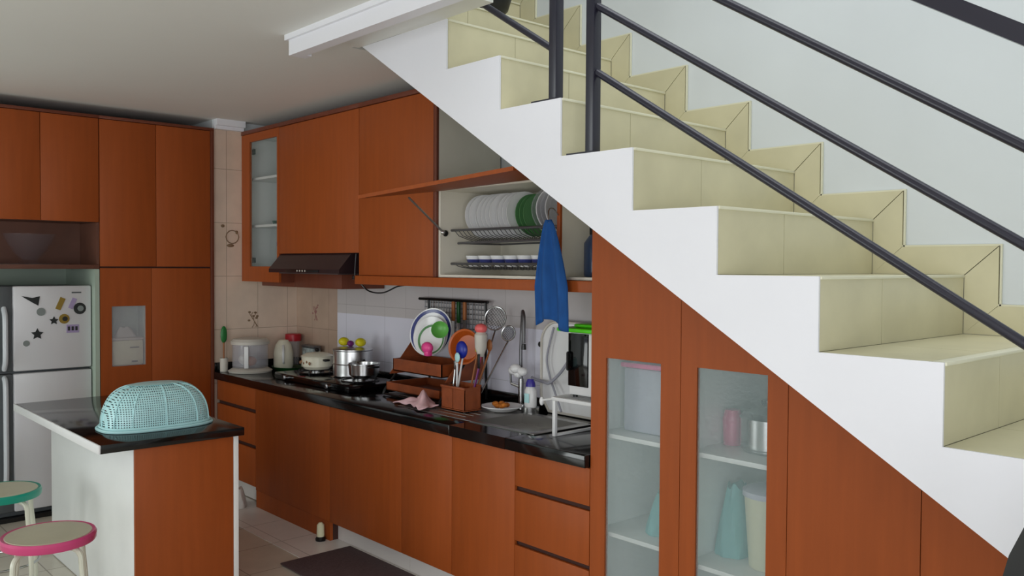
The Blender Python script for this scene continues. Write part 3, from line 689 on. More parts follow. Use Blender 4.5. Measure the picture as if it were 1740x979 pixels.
# magnets
def magnet(lbl, y, z, shape, m, s=.03, m2=None):
    s *= 1.22
    mb = MB(at((FX+.002, y, z))); x = FX+.0005; rd = random.Random(int(z*1000))
    if shape == 'tower':
        mb.use(m); mb.poly([(x, y-.075, z+.035), (x, y-.01, z+.022), (x, y+.035, z+.032), (x, y+.025, z-.03), (x, y-.005, z-.012)], (.003, 0, 0))
    elif shape == 'disc':
        mb.use(m); mb.lathe((x, y, z), [(0, 0), (s, 0), (s, .003), (0, .004)], 16, (1, 0, 0))
        if m2: mb.use(m2); mb.lathe((x+.0035, y+.004, z), [(0, 0), (s*.5, 0), (s*.5, .002), (0, .002)], 12, (1, 0, 0))
    elif shape == 'card':
        mb.use(m); mb.box(x, x+.003, y-s, y+s, z-s*.7, z+s*.7)
        if m2:
            mb.use(m2)
            for k in range(3): mb.box(x+.003, x+.005, y-s*.8+k*s*.6, y-s*.8+k*s*.6+s*.35, z-s*.3, z+s*.4)
    elif shape == 'star':
        mb.use(m); pts = []
        for k in range(10):
            r = s if k % 2 == 0 else s*.5; a = k*PI/5+.3; pts.append((x, y+r*math.cos(a), z+r*math.sin(a)))
        mb.poly(pts, (.003, 0, 0))
    elif shape == 'slant':
        mb.use(m); mb.box(x, x+.004, y-s*.4, y+s*.4, z-s, z+s, rot=Matrix.Rotation(-.4, 3, 'X'))
    solo('fridge_magnet', mb, None, lbl, 'magnet')
MD = M.setdefault('mag_dark', mat('dark_magnet', (.12, .14, .14), .5)); MO = M.setdefault('mag_olive', mat('olive_magnet', (.55, .45, .15), .5)); ML = M.setdefault('mag_lilac', mat('lilac_magnet', (.62, .56, .70), .5)); MG = M.setdefault('mag_grey', mat('grey_magnet', (.5, .53, .52), .5))
magnet('pointed dark grey-green magnet at the upper left of the refrigerator door', -1.793, 1.44, 'tower', 'mag_dark')
magnet('small grey round magnet just below the pointed magnet', -1.752, 1.369, 'disc', 'mag_grey', .022)
magnet('slanted olive and dark magnet near the middle of the refrigerator door', -1.635, 1.42, 'slant', 'mag_olive', .034)
magnet('round olive magnet with a dark centre in the middle of the refrigerator door', -1.612, 1.318, 'disc', 'mag_olive', .027, 'mag_dark')
magnet('small dark star-shaped magnet left of the round olive magnet', -1.675, 1.308, 'star', 'mag_dark', .024)
magnet('slanted lilac magnet near the upper right of the refrigerator door', -1.560, 1.42, 'slant', 'mag_lilac', .030)
magnet('dark round magnet at the right edge of the refrigerator door', -1.515, 1.385, 'disc', 'mag_dark', .032, 'mag_grey')
magnet('small lilac card magnet with dark marks on the refrigerator door', -1.56, 1.25, 'card', 'mag_lilac', .032, 'mag_dark')
magnet('dark star-shaped magnet at the lower left of the refrigerator door', -1.775, 1.223, 'star', 'mag_dark', .032)
magnet('small pale magnet lowest on the refrigerator door', -1.84, 1.165, 'disc', 'mag_grey', .016)
# crystal bowl in niche
mb = MB(at((-2.40, -1.79, 1.683)))
mb.lathe((-2.40, -1.79, 1.683), [(0, 0), (.06, 0), (.065, .012), (.05, .02), (.10, .08), (.15, .17), (.16, .20), (.15, .20), (.14, .17), (.09, .08), (.04, .03), (0, .028)], 28)
solo('crystal_bowl', mb, 'crystal', 'large cut-crystal bowl in the open niche above the refrigerator', 'bowl')

# ------------------------------------------------------------------ kitchen island
ZI = .88
t = thing('kitchen_island', 'small breakfast island with a black top, an orange end and a glossy white side', 'island', (-.8, -1.7, 0))
mb = MB(t); mb.box(-1.58, -.055, -2.062, -1.385, ZI-.04, ZI, b=.003); build('worktop', mb, 'granite', t)
mb = MB(t); mb.box(-1.582, -.052, -2.070, -2.0625, ZI-.040, ZI+.001, b=.001); build('edge_highlight', mb, 'white', t, label='white strip painting the bright reflection along the worktop edge')  # white strip stands in for the window's reflection on the black edge
mb = MB(t); mb.box(-1.46, -.10, -1.885, -1.43, .01, ZI-.041); build('carcass', mb, 'white_lam', t)
mb = MB(t); mb.box(-1.46, -.10, -1.905, -1.886, .005, ZI-.041, b=.001); build('side_panel', mb, 'white_lam', t, label='glossy white laminate panel')
mb = MB(t); mb.box(-.099, -.080, -1.905, -1.432, .005, ZI-.041, b=.0015); build('end_panel', mb, 'wood', t, label='orange wood end panel')
mb = MB(t); mb.box(-1.46, -.080, -1.431, -1.405, .005, ZI-.041, b=.0015); build('edge_panel', mb, 'white_lam', t)

# food cover
cx, cy, hx, hy, hz = -.385, -1.70, .155, .255, .215
t = thing('food_cover', 'pale teal plastic net food cover lying on the kitchen island', 'food cover', (cx, cy, ZI))
def sup(c, e): return math.copysign(abs(c)**e, c)
def dome(u, v, k=1.0):
    a = 2*PI*u; b_ = v*PI/2
    r = math.cos(b_)**.55
    return (cx+hx*k*sup(math.cos(a), .72)*r, cy+hy*k*sup(math.sin(a), .72)*r, ZI+.018+(hz-.018)*k*math.sin(b_)**.9)
mb = MB(t); mb.grid(dome, 64, 20); bmesh.ops.remove_doubles(mb.bm, verts=mb.bm.verts[:], dist=2e-4); build('net_dome', mb, 'net', t)
mb = MB(t)
def rim(u, rr, z): a = 2*PI*u; return (cx+(hx+rr)*sup(math.cos(a), .72), cy+(hy+rr)*sup(math.sin(a), .72), z)
mb.tube([rim(i/64, .012, ZI+.009) for i in range(64)], .008, 8, closed=True).tube([rim(i/64, .002, ZI+.02) for i in range(64)], .007, 6, closed=True)
build('rim', mb, 'teal', t)
for u in (.0, .085, .165, .25, .335, .415, .5, .585, .665, .75, .835, .915):
    mb = MB(t); mb.tube([dome(u, j/20*.97, 1.004) for j in range(21)], .0035, 6); build('rib', mb, 'teal', t)
mb = MB(t); mb.lathe((cx, cy, ZI+hz-.006), [(0, 0), (.07, 0), (.075, .004), (.05, .010), (0, .010)], 28, sy=1.8); build('crown_plate', mb, 'teal', t)

# ------------------------------------------------------------------ stools
def stool(x, y, rim_m, label, zs=.58, R=.178, a0=.5):
    t = thing('stool', label, 'stool', (x, y, 0))
    mb = MB(t); mb.lathe((x, y, zs-.04), [(0, .005), (R-.01, .005), (R-.004, 0), (R, .006), (R+.002, .028), (R-.004, .038), (R-.012, .036), (0, .03)], 48); build('rim', mb, rim_m, t)
    mb = MB(t); mb.lathe((x, y, zs-.008), [(0, .0), (R-.013, 0), (R-.018, .006), (0, .009)], 48); build('seat', mb, 'seat', t)
    for k in range(4):
        a = a0+k*PI/2; c, s = math.cos(a), math.sin(a)
        f = lambda r, z: (x+r*c, y+r*s, z)
        mb = MB(t); mb.tube(bez([f(.02, zs-.05), f(R-.05, zs-.052), f(R-.012, zs-.075), f(R-.004, zs-.13), f(R+.012, .30), f(R+.022, .012)], 6), .0115, 10); build('leg', mb, 'legwhite', t)
        mb = MB(t); mb.lathe((*f(R+.022, .0)[:2], 0.0005), [(0, 0), (.014, 0), (.014, .025), (0, .025)], 12); build('foot_cap', mb, 'black', t)
    mb = MB(t); mb.tube([(x+(R-.0)*.93*math.cos(a*PI/12), y+(R-.0)*.93*math.sin(a*PI/12), .22) for a in range(24)], .006, 8, closed=True); build('ring_brace', mb, 'steel', t)
    return t
stool(.102, -2.312, 'pink', 'round stool with a pink-rimmed beige seat, in front of the island')
stool(-.80, -2.30, 'teal_dark', 'round stool with a teal-rimmed beige seat, at the left edge beside the island')

# ------------------------------------------------------------------ on the floor
mb = MB(at((.1, -.77, .005))); mb.box(-.43, .60, -1.0, -.545, .0045, .013, b=.003)
solo('floor_mat', mb, 'rug', 'dark brown mat lying on the floor before the base cabinets', 'mat')
t = thing('small_bottle', 'small white bottle with a dark base standing on the floor by the cabinets', 'bottle', (-.650, -.53-.09, .004))
bx, by = -.655, -.615
mb = MB(t); mb.lathe((bx, by, .030), [(0, 0), (.022, 0), (.024, .01), (.022, .07), (.010, .085), (0, .085)], 20); build('body', mb, 'bucket', t)
mb = MB(t); mb.lathe((bx, by, .0045), [(0, 0), (.03, 0), (.032, .012), (.024, .025), (0, .025)], 20); build('base', mb, 'black', t)
blob('white_bag', (-1.69, -.66, .0045), .07, .05, .13, 'dirty_white', 'pale crumpled bag on the floor under the narrow drawer cabinet', 'bag', 9)

# ------------------------------------------------------------------ on the worktop
ZW = .8905
# clear container
t = thing('clear_container', 'large clear plastic container with a pale lid at the far left of the worktop', 'container', (-2.06, -.30, ZW))
jx, jy = -2.058, -.400
mb = MB(t); mb.lathe((jx, jy, ZW), [(0, 0), (.155, 0), (.16, .012), (.13, .03), (.09, .035), (0, .035)], 36); build('base', mb, 'offwhite', t)
mb = MB(t); mb.lathe((jx, jy, ZW+.036), [(0, 0), (.125, 0), (.130, .01), (.130, .17), (.126, .17), (.124, .012), (0, .008)], 36); build('bowl', mb, 'glass_clear', t)
mb = MB(t); mb.lathe((jx, jy, ZW+.207), [(0, 0), (.138, 0), (.140, .02), (.12, .04), (.05, .048), (0, .048)], 36); build('lid', mb, 'offwhite', t)
mb = MB(t); mb.box(jx+.105, jx+.13, jy-.10, jy-.07, ZW+.04, ZW+.20, b=.003, rot=Matrix.Rotation(-.6, 3, 'Z')); build('strap', mb, 'white', t)
mb = MB(at((jx+.05, jy, ZW+.045))); mb.sphere((jx+.045, jy-.02, ZW+.083), .045, .045, .036, 14)
solo('yellow_fruit', mb, 'food', 'yellow-brown fruit inside the clear container', 'fruit')
mb = MB(at((jx-.04, jy+.03, ZW+.05))); mb.sphere((jx-.045, jy-.02, ZW+.088), .042, .05, .04, 14)
solo('pale_bundle', mb, 'offwhite', 'pale bundle inside the clear container, left of the yellow fruit', 'food')
# green spatula in a holder
t = thing('spatula', 'green spatula standing upright in the corner left of the clear container', 'spatula', (-2.20, -.47, ZW))
sx, sy = -2.185, -.548
mb = MB(t); mb.tube([(sx, sy, ZW+.01), (sx, sy, ZW+.22)], .006, 8); build('handle', mb, 'woodlight', t)
mb = MB(t); mb.sphere((sx, sy, ZW+.275), .012, .026, .065, 14); build('blade', mb, 'green', t)
mb = MB(at((sx, sy, ZW))); mb.lathe((sx, sy, ZW), [(0, 0), (.028, 0), (.03, .10), (.026, .10), (.024, .01), (0, .006)], 20); solo('utensil_cup', mb, 'offwhite', 'small pale cup holding the green spatula', 'cup')
# green tray with thermos and tin
tx, ty = -2.02, -.115
mb = MB(at((tx, ty, ZW))); mb.lathe((tx, ty, ZW), [(0, 0), (.12, 0), (.14, .022), (.134, .022), (.115, .006), (0, .006)], 32, sx=1.1, sy=.8); solo('tray', mb, 'greendk', 'dark green tray under the white thermos', 'tray')
t = thing('thermos', 'pale rounded thermos standing on the dark green tray', 'thermos', (tx-.02, ty-.01, ZW+.0225))
mb = MB(t); mb.lathe((-2.05, ty-.02, ZW+.0065), [(0, 0), (.066, 0), (.074, .02), (.074, .12), (.06, .18), (.035, .215), (0, .222)], 28); build('body', mb, 'enamel', t)
mb = MB(t); mb.tube(bez([(-2.05+.06, ty-.05, ZW+.05), (-1.955, ty-.07, ZW+.07), (-1.955, ty-.07, ZW+.15), (-1.995, ty-.05, ZW+.185)]), .008, 8); build('handle', mb, 'white', t)
t = thing('printed_tin', 'grey printed tin box right of the white thermos', 'tin', (-1.90, .03, ZW))
mb = MB(t); mb.box(-1.99, -1.80, -.02, .05, ZW+.0, ZW+.055, b=.006); build('base', mb, 'offwhite', t)
mb = MB(t); mb.box(-1.985, -1.805, -.015, .045, ZW+.0555, ZW+.165, b=.006); build('body', mb, 'tincan', t)
mb = MB(t); mb.box(-1.99, -1.80, -.018, .048, ZW+.1655, ZW+.185, b=.006); build('lid', mb, 'greywash', t)
t = thing('red_lidded_jar', 'jar with a red lid standing behind the white thermos', 'jar', (-2.13, .02, ZW))
mb = MB(t); mb.lathe((-2.165, .008, ZW), [(0, 0), (.05, 0), (.052, .2), (0, .2)], 24); build('body', mb, 'glass_clear', t)
mb = MB(t); mb.lathe((-2.165, .008, ZW+.201), [(0, 0), (.062, 0), (.062, .05), (.055, .055), (0, .055)], 24); build('lid', mb, 'red', t)

# gas stove
gx0, gx1, gy0, gy1 = -1.60, -.62, -.44, -.04
t = thing('gas_stove', 'black gas stove with two burners on the worktop under the hood', 'stove', (-1.1, -.24, ZW))
mb = MB(t); mb.box(gx0, gx1, gy0, gy1, ZW, ZW+.045, b=.008); build('body', mb, 'black_glass', t)
BUR = [(-1.36, -.24), (-.80, -.24)]
for bx_, by_ in BUR:
    mb = MB(t); mb.lathe((bx_, by_, ZW+.0455), [(.10, 0), (.105, .004), (.09, .006), (.05, .003), (.05, .018), (.02, .02), (0, .02)], 28); build('burner', mb, 'steel', t)
    mb = MB(t)
    for k in range(5):
        a = k*2*PI/5+.3; mb.tube([(bx_+.12*math.cos(a), by_+.12*math.sin(a), ZW+.046), (bx_+.12*math.cos(a), by_+.12*math.sin(a), ZW+.070), (bx_+.04*math.cos(a), by_+.04*math.sin(a), ZW+.070)], .005, 6)
    mb.tube([(bx_+.12*math.cos(a*PI/12), by_+.12*math.sin(a*PI/12), ZW+.052) for a in range(24)], .005, 6, closed=True)
    build('pan_support', mb, 'black', t)
    mb = MB(t); mb.lathe((bx_-.05, gy0-.0, ZW+.024), [(0, 0), (.019, 0), (.016, .022), (0, .024)], 16, (0, -1, 0)); mb.box(bx_-.054, bx_-.046, gy0-.03, gy0-.023, ZW+.008, ZW+.040, b=.001); build('knob', mb, 'steel', t)
PS = ZW+.0755
# cream pot
px, py = -1.355, -.24
t = thing('enamel_pot', 'cream enamel pot with black knobs on the left burner', 'pot', (px, py, PS))
mb = MB(t); mb.lathe((px, py, PS), [(0, 0), (.085, 0), (.105, .02), (.108, .085), (.103, .085), (.10, .02), (0, .006)], 32); build('body', mb, 'enamel', t)
mb = MB(t); mb.lathe((px, py, PS+.086), [(.110, 0), (.112, .005), (.08, .022), (.02, .03), (0, .03)], 32); build('lid', mb, 'enamel', t)
mb = MB(t); mb.sphere((px, py, PS+.130), .018, .018, .014, 12); build('lid_knob', mb, 'black', t)
mb = MB(t); mb.box(px-.14, px-.107, py-.02, py+.02, PS+.06, PS+.075, b=.004); build('handle', mb, 'black', t)
mb = MB(t); mb.box(px+.107, px+.14, py-.02, py+.02, PS+.06, PS+.075, b=.004); build('handle', mb, 'black', t)
mb = MB(t)
for k in range(5): mb.sphere((px-.02+.03*k-.04, py-.104+abs(k-1.5)*.004, PS+.045+.01*(k % 2)), .012, .006, .012, 8)
build('flower_print', mb, 'pot_print', t)
# small steel pot
px, py = -.745, -.25
t = thing('steel_pot', 'small shiny steel pot on the right burner', 'pot', (px, py, PS))
mb = MB(t); mb.lathe((px, py, PS), [(0, 0), (.075, 0), (.094, .02), (.100, .085), (.106, .088), (.106, .092), (.098, .09), (.09, .02), (0, .006)], 36); build('body', mb, 'steel', t)
for s_ in (-1, 1):
    mb = MB(t); mb.tube(bez([(px+s_*.10, py-.03, PS+.07), (px+s_*.135, py-.025, PS+.078), (px+s_*.135, py+.025, PS+.078), (px+s_*.10, py+.03, PS+.07)]), .006, 8); build('handle', mb, 'black', t)
# steamer behind
px, py = -1.045, -.035
t = thing('steamer_pot', 'tall aluminium steamer pot standing between the two burners', 'pot', (px, -.12, ZW+.0455))
py = -.145
mb = MB(t); mb.lathe((px, py, ZW+.0455), [(0, 0), (.120, 0), (.132, .01), (.132, .085), (.137, .088), (.132, .092), (.132, .175), (.137, .18), (.127, .18), (.125, .01), (0, .006)], 40); build('body', mb, 'alu', t)
mb = MB(t); mb.lathe((px, py, ZW+.226), [(.136, 0), (.136, .006), (.10, .018), (0, .024)], 36); build('lid', mb, 'alu', t)
for s_ in (-1, 1):
    mb = MB(t); mb.tube([(px+s_*.128, py, ZW+.16), (px+s_*.155, py-.01, ZW+.165)], .009, 8); build('handle', mb, 'black', t)
mb = MB(at((px, py, ZW+.252))); mb.use('yellow').sphere((px-.065, py-.03, ZW+.278), .042, .036, .030, 12).sphere((px+.065, py+.02, ZW+.278), .042, .036, .030, 12); mb.use('purple').sphere((px-.005, py-.015, ZW+.268), .026, .024, .02, 12)
solo('yellow_purple_toy', mb, None, 'yellow and purple holders lying on the steamer lid', 'pot holder')

# dish rack
t = thing('counter_dish_rack', 'tall dish rack with terracotta trays and a dark frame beside the sink', 'dish rack', (-.22, -.12, ZW))
mb = MB(t)
for x in (-.44, .12):
    mb.tube(bez([(x, -.30, ZW+.006), (x, -.28, ZW+.05), (x, -.10, ZW+.25), (x, .03, ZW+.40), (x, .04, 1.475)]), .008, 8)
    mb.tube([(x, .05, ZW+.006), (x, .04, ZW+.40)], .008, 8)
mb.tube([(-.54, .04, 1.475), (.14, .04, 1.475)], .009, 8).tube([(-.44, -.30, ZW+.01), (.12, -.30, ZW+.01)], .006, 8).tube([(-.44, .04, 1.25), (.12, .04, 1.25)], .006, 8)
build('frame', mb, 'black', t)
mb = MB(t)
for i in range(22): mb.tube([(-.48+i*.028, .042, 1.26), (-.48+i*.028, .042, 1.47)], .0025, 5)
for k in range(7): mb.tube([(-.49, .046, 1.275+k*.03), (.10, .046, 1.275+k*.03)], .0025, 5)
build('lattice_back', mb, 'greywash', t)
def tray(x0, x1, y0, y1, z0, z1, th=.006, rim_=.0):
    mb = MB(t); mb.box(x0, x1, y0, y1, z0, z0+th).box(x0, x1, y0, y0+th, z0, z1).box(x0, x1, y1-th, y1, z0, z1).box(x0, x0+th, y0, y1, z0, z1).box(x1-th, x1, y0, y1, z0, z1)
    return mb
build('lower_tray', tray(-.43, .11, -.29, .02, ZW+.035, ZW+.085), 'brown', t)
build('upper_tray', tray(-.43, .06, -.24, .03, ZW+.150, ZW+.225), 'brown', t)
for x in (-.44, .115):
    mb = MB(t); mb.poly([(x, -.26, ZW+.13), (x, .02, ZW+.13), (x, .02, ZW+.40), (x, -.08, ZW+.34)], (.008, 0, 0)); build('end_panel', mb, 'brown', t)
mb = MB(t); mb.box(-.42, .09, -.28, 0, ZW+.012, ZW+.018, b=.002); build('drip_tray', mb, 'dull_steel', t)
# plates in it
def fplate(c, r, axis, m1, m2, label, name='plate', cat='plate'):
    mb = MB(at(c)); mb.use(m1); mb.lathe(c, [(0, 0), (r*.55, 0), (r*.62, .003), (r, .018), (r, .021), (r*.60, .008), (0, .006)], 40, axis)
    if m2: mb.use(m2); mb.lathe(c, [(r*.82, .0163), (r*.95, .0205), (r*.95, .0212), (r*.82, .017)], 40, axis)
    solo(name, mb, None, label, cat)
fplate((-.215, -.10, ZW+.390), .148, (.35, -.9, .25), 'ceramic', 'blue_ceramic', 'largest white plate with a blue ring, standing in the counter dish rack')
fplate((-.185, -.125, ZW+.368), .120, (.35, -.9, .25), 'ceramic', None, 'plain white plate leaning in front of the blue-ringed plate')
fplate((-.140, -.155, ZW+.352), .095, (.35, -.9, .25), 'ceramic', 'green_ceramic', 'small white plate with a green ring in the counter dish rack')
mb = MB(at((-.07, -.15, ZW+.40))); mb.lathe((-.075, -.15, ZW+.41), [(0, 0), (.022, 0), (.044, .022), (.052, .036), (.049, .036), (.04, .022), (0, .005)], 24, (.75, -.6, .3)); solo('green_bowl', mb, M.setdefault('leaf_green', mat('leaf_green_plastic', (.40, .70, .32), .35)), 'small green bowl tilted in the dish rack above the pink sponge', 'bowl')
mb = MB(at((-.09, -.21, ZW+.29))); mb.sphere((-.085, -.235, ZW+.315), .045, .03, .035, 14).box(-.10, -.055, -.255, -.215, ZW+.265, ZW+.305, b=.012); solo('pink_sponge', mb, 'pinkhot', 'bright pink sponge tucked before the plates in the dish rack', 'sponge')
c = (.135, -.10, ZW+.325)
mb = MB(at(c)); mb.lathe(c, [(0, 0), (.065, 0), (.075, .01), (.095, .05), (.103, .055), (.103, .059), (.092, .055), (.07, .014), (0, .008)], 36, (.35, -.92, .15)); solo('orange_basin', mb, 'orange', 'round orange-brown basin standing behind the blue ladle', 'basin')
# utensil basket
t = thing('utensil_basket', 'terracotta utensil basket at the right front of the dish rack', 'basket', (.22, -.25, ZW))
mb = MB(t)
bx0, bx1, by0, by1 = .215, .415, -.36, -.24
mb.box(bx0, bx1, by0, by1, ZW+.012, ZW+.018).box(bx0, bx1, by0, by0+.006, ZW+.02, ZW+.135).box(bx0, bx1, by1-.006, by1, ZW+.02, ZW+.15).box(bx0, bx0+.006, by0, by1, ZW+.02, ZW+.14).box(bx1-.006, bx1, by0, by1, ZW+.02, ZW+.14)
mb.box(bx0-.006, bx1+.006, by0-.006, by0+.010, ZW+.128, ZW+.142, b=.003).box((bx0+bx1)/2-.003, (bx0+bx1)/2+.003, by0, by1, ZW+.02, ZW+.13)
build('body', mb, 'brown', t)
mb = MB(t)
for x, y in ((bx0+.02, by0+.02), (bx1-.02, by0+.02), (bx0+.02, by1-.02), (bx1-.02, by1-.02)): mb.lathe((x, y, ZW), [(0, 0), (.01, 0), (.012, .012), (0, .012)], 10)
build('foot', mb, 'black', t)
def utensil(name, label, cat, base, tip, head, mh, mhead):
    base = (base[0]+.07, *base[1:]); tip = (tip[0]+.07, *tip[1:])
    t = thing(name, label, cat, base)
    mb = MB(t); mb.tube([base, tip], .0055, 8); build('handle', mb, mh, t)
    mb = MB(t); head(mb, Vector(tip)); build('head', mb, mhead, t)
uz = ZW+.022
utensil('ladle', 'dark blue ladle standing in the utensil basket', 'ladle', (.19, -.30, uz), (.185, -.24, ZW+.30), lambda m, p: (m.sphere(p+Vector((0, -.01, .03)), .046, .022, .050, 16)), 'white', 'blue')
utensil('spoon', 'pale turquoise spoon in front of the blue ladle', 'spoon', (.205, -.30, uz), (.19, -.285, ZW+.26), lambda m, p: (m.sphere(p+Vector((0, 0, .03)), .022, .008, .028, 12)), 'white', 'teal')
utensil('dish_brush', 'dish brush with a pale head, coral top and pink handle, in the utensil basket', 'brush', (.29, -.27, uz), (.315, -.22, ZW+.30), lambda m, p: (m.lathe(p, [(0, 0), (.016, .0), (.033, .05), (.036, .12), (.025, .135), (0, .14)], 16)), 'pink', 'offwhite')
mb = MB(at((.385, -.22, ZW+.44))); mb.sphere((.385, -.22, ZW+.455), .038, .034, .028, 14)
solo('coral_sponge', mb, 'salmon', 'coral sponge cap on top of the dish brush', 'sponge')
utensil('spatula', 'yellow-green spatula leaning between the orange basin and the dish brush', 'spatula', (.255, -.265, uz), (.265, -.20, ZW+.32), lambda m, p: m.box(p.x-.02, p.x+.02, p.y-.003, p.y+.003, p.z, p.z+.10, b=.002), 'woodlight', 'yellow')
utensil('fork', 'steel serving fork at the left of the utensil basket', 'fork', (.16, -.30, uz), (.165, -.28, ZW+.22), lambda m, p: m.box(p.x-.010, p.x+.010, p.y-.002, p.y+.002, p.z, p.z+.05, b=.001), 'steel', 'steel')
utensil('knife', 'black-handled knife leaning at the right of the utensil basket', 'knife', (.305, -.29, uz), (.345, -.26, ZW+.24), lambda m, p: m.box(p.x-.009, p.x+.009, p.y-.004, p.y+.004, p.z, p.z+.08, b=.003), 'purple', 'black')
def strainer(name, label, c, r, hang):
    t = thing(name, label, 'strainer', c)
    ax = Vector((.35, -.9, .2)).normalized(); u = ax.orthogonal().normalized(); v = ax.cross(u); C_ = Vector(c)
    mb = MB(t); mb.tube([C_+u*r*math.cos(a*PI/14)+v*r*math.sin(a*PI/14) for a in range(28)], .004, 6, closed=True); build('hoop', mb, 'steel', t)
    mb = MB(t)
    for k in range(9):
        s_ = -1+.2*(k+1); h = math.sqrt(max(0, 1-s_*s_))*r
        for (d1, d2) in ((u, v), (v, u)): mb.tube([C_+d1*s_*r+d2*h*q-ax*.02*(1-q*q)*h/r for q in (-1, -.5, 0, .5, 1)], .0014, 4)
    build('mesh_basket', mb, 'greywash', t)
    mb = MB(t); mb.tube([C_+Vector((0, 0, -r)), Vector(hang)], .005, 8); build('handle', mb, 'steel', t)
strainer('strainer', 'larger round wire strainer standing right of the lattice panel', (.305, -.045, ZW+.50), .067, (.385, -.262, ZW+.06))
strainer('strainer', 'smaller round wire strainer right of and below the larger one', (.40, -.03, ZW+.42), .042, (.402, -.255, ZW+.07))
utensil('wooden_spoon', 'brown wooden spoon leaning behind the dish brush', 'spoon', (.285, -.268, uz), (.33, -.17, ZW+.33), lambda m, p: (m.sphere(p+Vector((0, 0, .03)), .022, .010, .035, 12)), 'woodlight', 'woodlight')
for i, (x, z_, h) in enumerate(((-.16, 1.29, .15), (-.11, 1.28, .16), (-.05, 1.30, .14))):
    t = at((x, .02, z_)); mb = MB(t); mb.use('woodlight' if i != 1 else 'greendk').box(x-.012, x+.012, .012, .026, z_+.06, z_+h+.03, b=.004); mb.use('steel').box(x-.014, x+.014, .017, .020, z_-.06, z_+.06)
    solo('kitchen_knife', mb, None, ['wooden-handled knife hanging on the lattice, nearest the plates', 'dark green handled knife hanging between two wooden-handled knives', 'wooden-handled knife hanging on the lattice, nearest the strainer'][i], 'knife')
# pink cloth
t = at((.13, -.35, ZW+.006)); mb = MB(t)
def pc(u, v):
    x = -.075+.275*u; y = -.485+.145*v+.03*math.sin(4*u)
    h = .010+.055*max(0, math.sin(PI*u)*math.sin(PI*v))*(1+.5*math.sin(9*u+4*v))+.006*math.sin(17*u)*math.cos(9*v)+.006
    return (x+.02*math.sin(6*v), y, ZW+.003+h)
mb.grid(pc, 30, 18); solo('dish_cloth', mb, 'cloth_pink', 'crumpled pink cloth lying on the drainboard', 'cloth', solid=.006)
# plate of food
c = (.485, -.150, ZW+.0085)
t = thing('food_plate', 'white plate with orange-brown food left of the soap bottle', 'plate', c)
mb = MB(t); mb.lathe(c, [(0, 0), (.07, 0), (.08, .006), (.115, .024), (.115, .028), (.075, .012), (0, .010)], 36); build('plate', mb, 'ceramic', t)
mb = MB(t); rnd = random.Random(4)
for k in range(12): a = rnd.uniform(0, 2*PI); r = rnd.uniform(0, .05); mb.sphere((c[0]+r*math.cos(a), c[1]+r*math.sin(a), c[2]+.024+rnd.uniform(0, .015)), .022, .018, .014, 8)
build('fried_food', mb, 'food', t)
# soap bottle: stands on a rack shelf behind the sink
bx_, by_ = .615, -.060
t = thing('soap_caddy', 'low clear caddy behind the sink holding the soap bottle', 'caddy', (bx_, by_, ZW))
mb = MB(t); mb.lathe((bx_, by_, ZW), [(0, 0), (.05, 0), (.05, .035), (0, .035)], 24); build('body', mb, 'steel', t)
t = thing('soap_bottle', 'white dish soap bottle with an indigo cap behind the sink', 'bottle', (bx_, by_, ZW+.0355))
mb = MB(t); mb.lathe((bx_, by_, ZW+.0355), [(0, 0), (.036, 0), (.040, .01), (.038, .09), (.025, .11), (0, .11)], 24, sy=.7); build('body', mb, 'white', t)
mb = MB(t); mb.lathe((bx_, by_, ZW+.146), [(0, 0), (.030, 0), (.028, .02), (.018, .04), (0, .042)], 20, sy=.8); build('cap', mb, 'bluecap', t)
mb = MB(t); mb.box(bx_-.018, bx_+.018, by_-.0300, by_-.0275, ZW+.06, ZW+.11, b=.001); build('label_patch', mb, 'teal', t)
# faucet
t = thing('faucet', 'tall gooseneck faucet with a dark curved spout behind the sink', 'faucet', (.60, .02, ZW))
fx, fy = .475, .0
mb = MB(t); mb.lathe((fx, fy, ZW), [(0, 0), (.028, 0), (.026, .02), (.016, .03), (.016, .17), (0, .17)], 20); build('body', mb, 'steel', t)
pts = [(fx, fy, ZW+.17), (fx-.004, fy, ZW+.30), (fx+.002, fy, ZW+.44), (fx+.03, fy-.02, ZW+.53), (fx+.065, fy-.05, ZW+.55), (fx+.095, fy-.07, ZW+.52), (fx+.105, fy-.08, ZW+.44), (fx+.105, fy-.08, ZW+.38)]
mb = MB(t); mb.tube(bez(pts), .0095, 10); build('spout', mb, 'greywash', t)
mb = MB(t); mb.tube([(fx, fy, ZW+.12), (fx-.05, fy-.03, ZW+.14)], .008, 8).tube([(fx-.05, fy-.03, ZW+.14), (fx-.055, fy-.03, ZW+.20)], .006, 8); build('lever', mb, 'steel', t)
mb = MB(t); mb.lathe((fx+.105, fy-.08, ZW+.345), [(0, 0), (.014, 0), (.012, .03), (0, .032)], 14); build('nozzle', mb, 'black', t)
mb = MB(at((.575, -.07, ZW+.2)))
for k, (a, b_, c_, r_) in enumerate(((.475, -.06, .22, .033), (.51, -.075, .235, .036), (.55, -.06, .22, .033), (.515, -.06, .205, .03))): mb.sphere((a, b_, ZW+c_), r_, r_*.8, r_*.75, 12)
solo('white_scourer', mb, 'white', 'fluffy white scourer hooked on the faucet body', 'scourer')
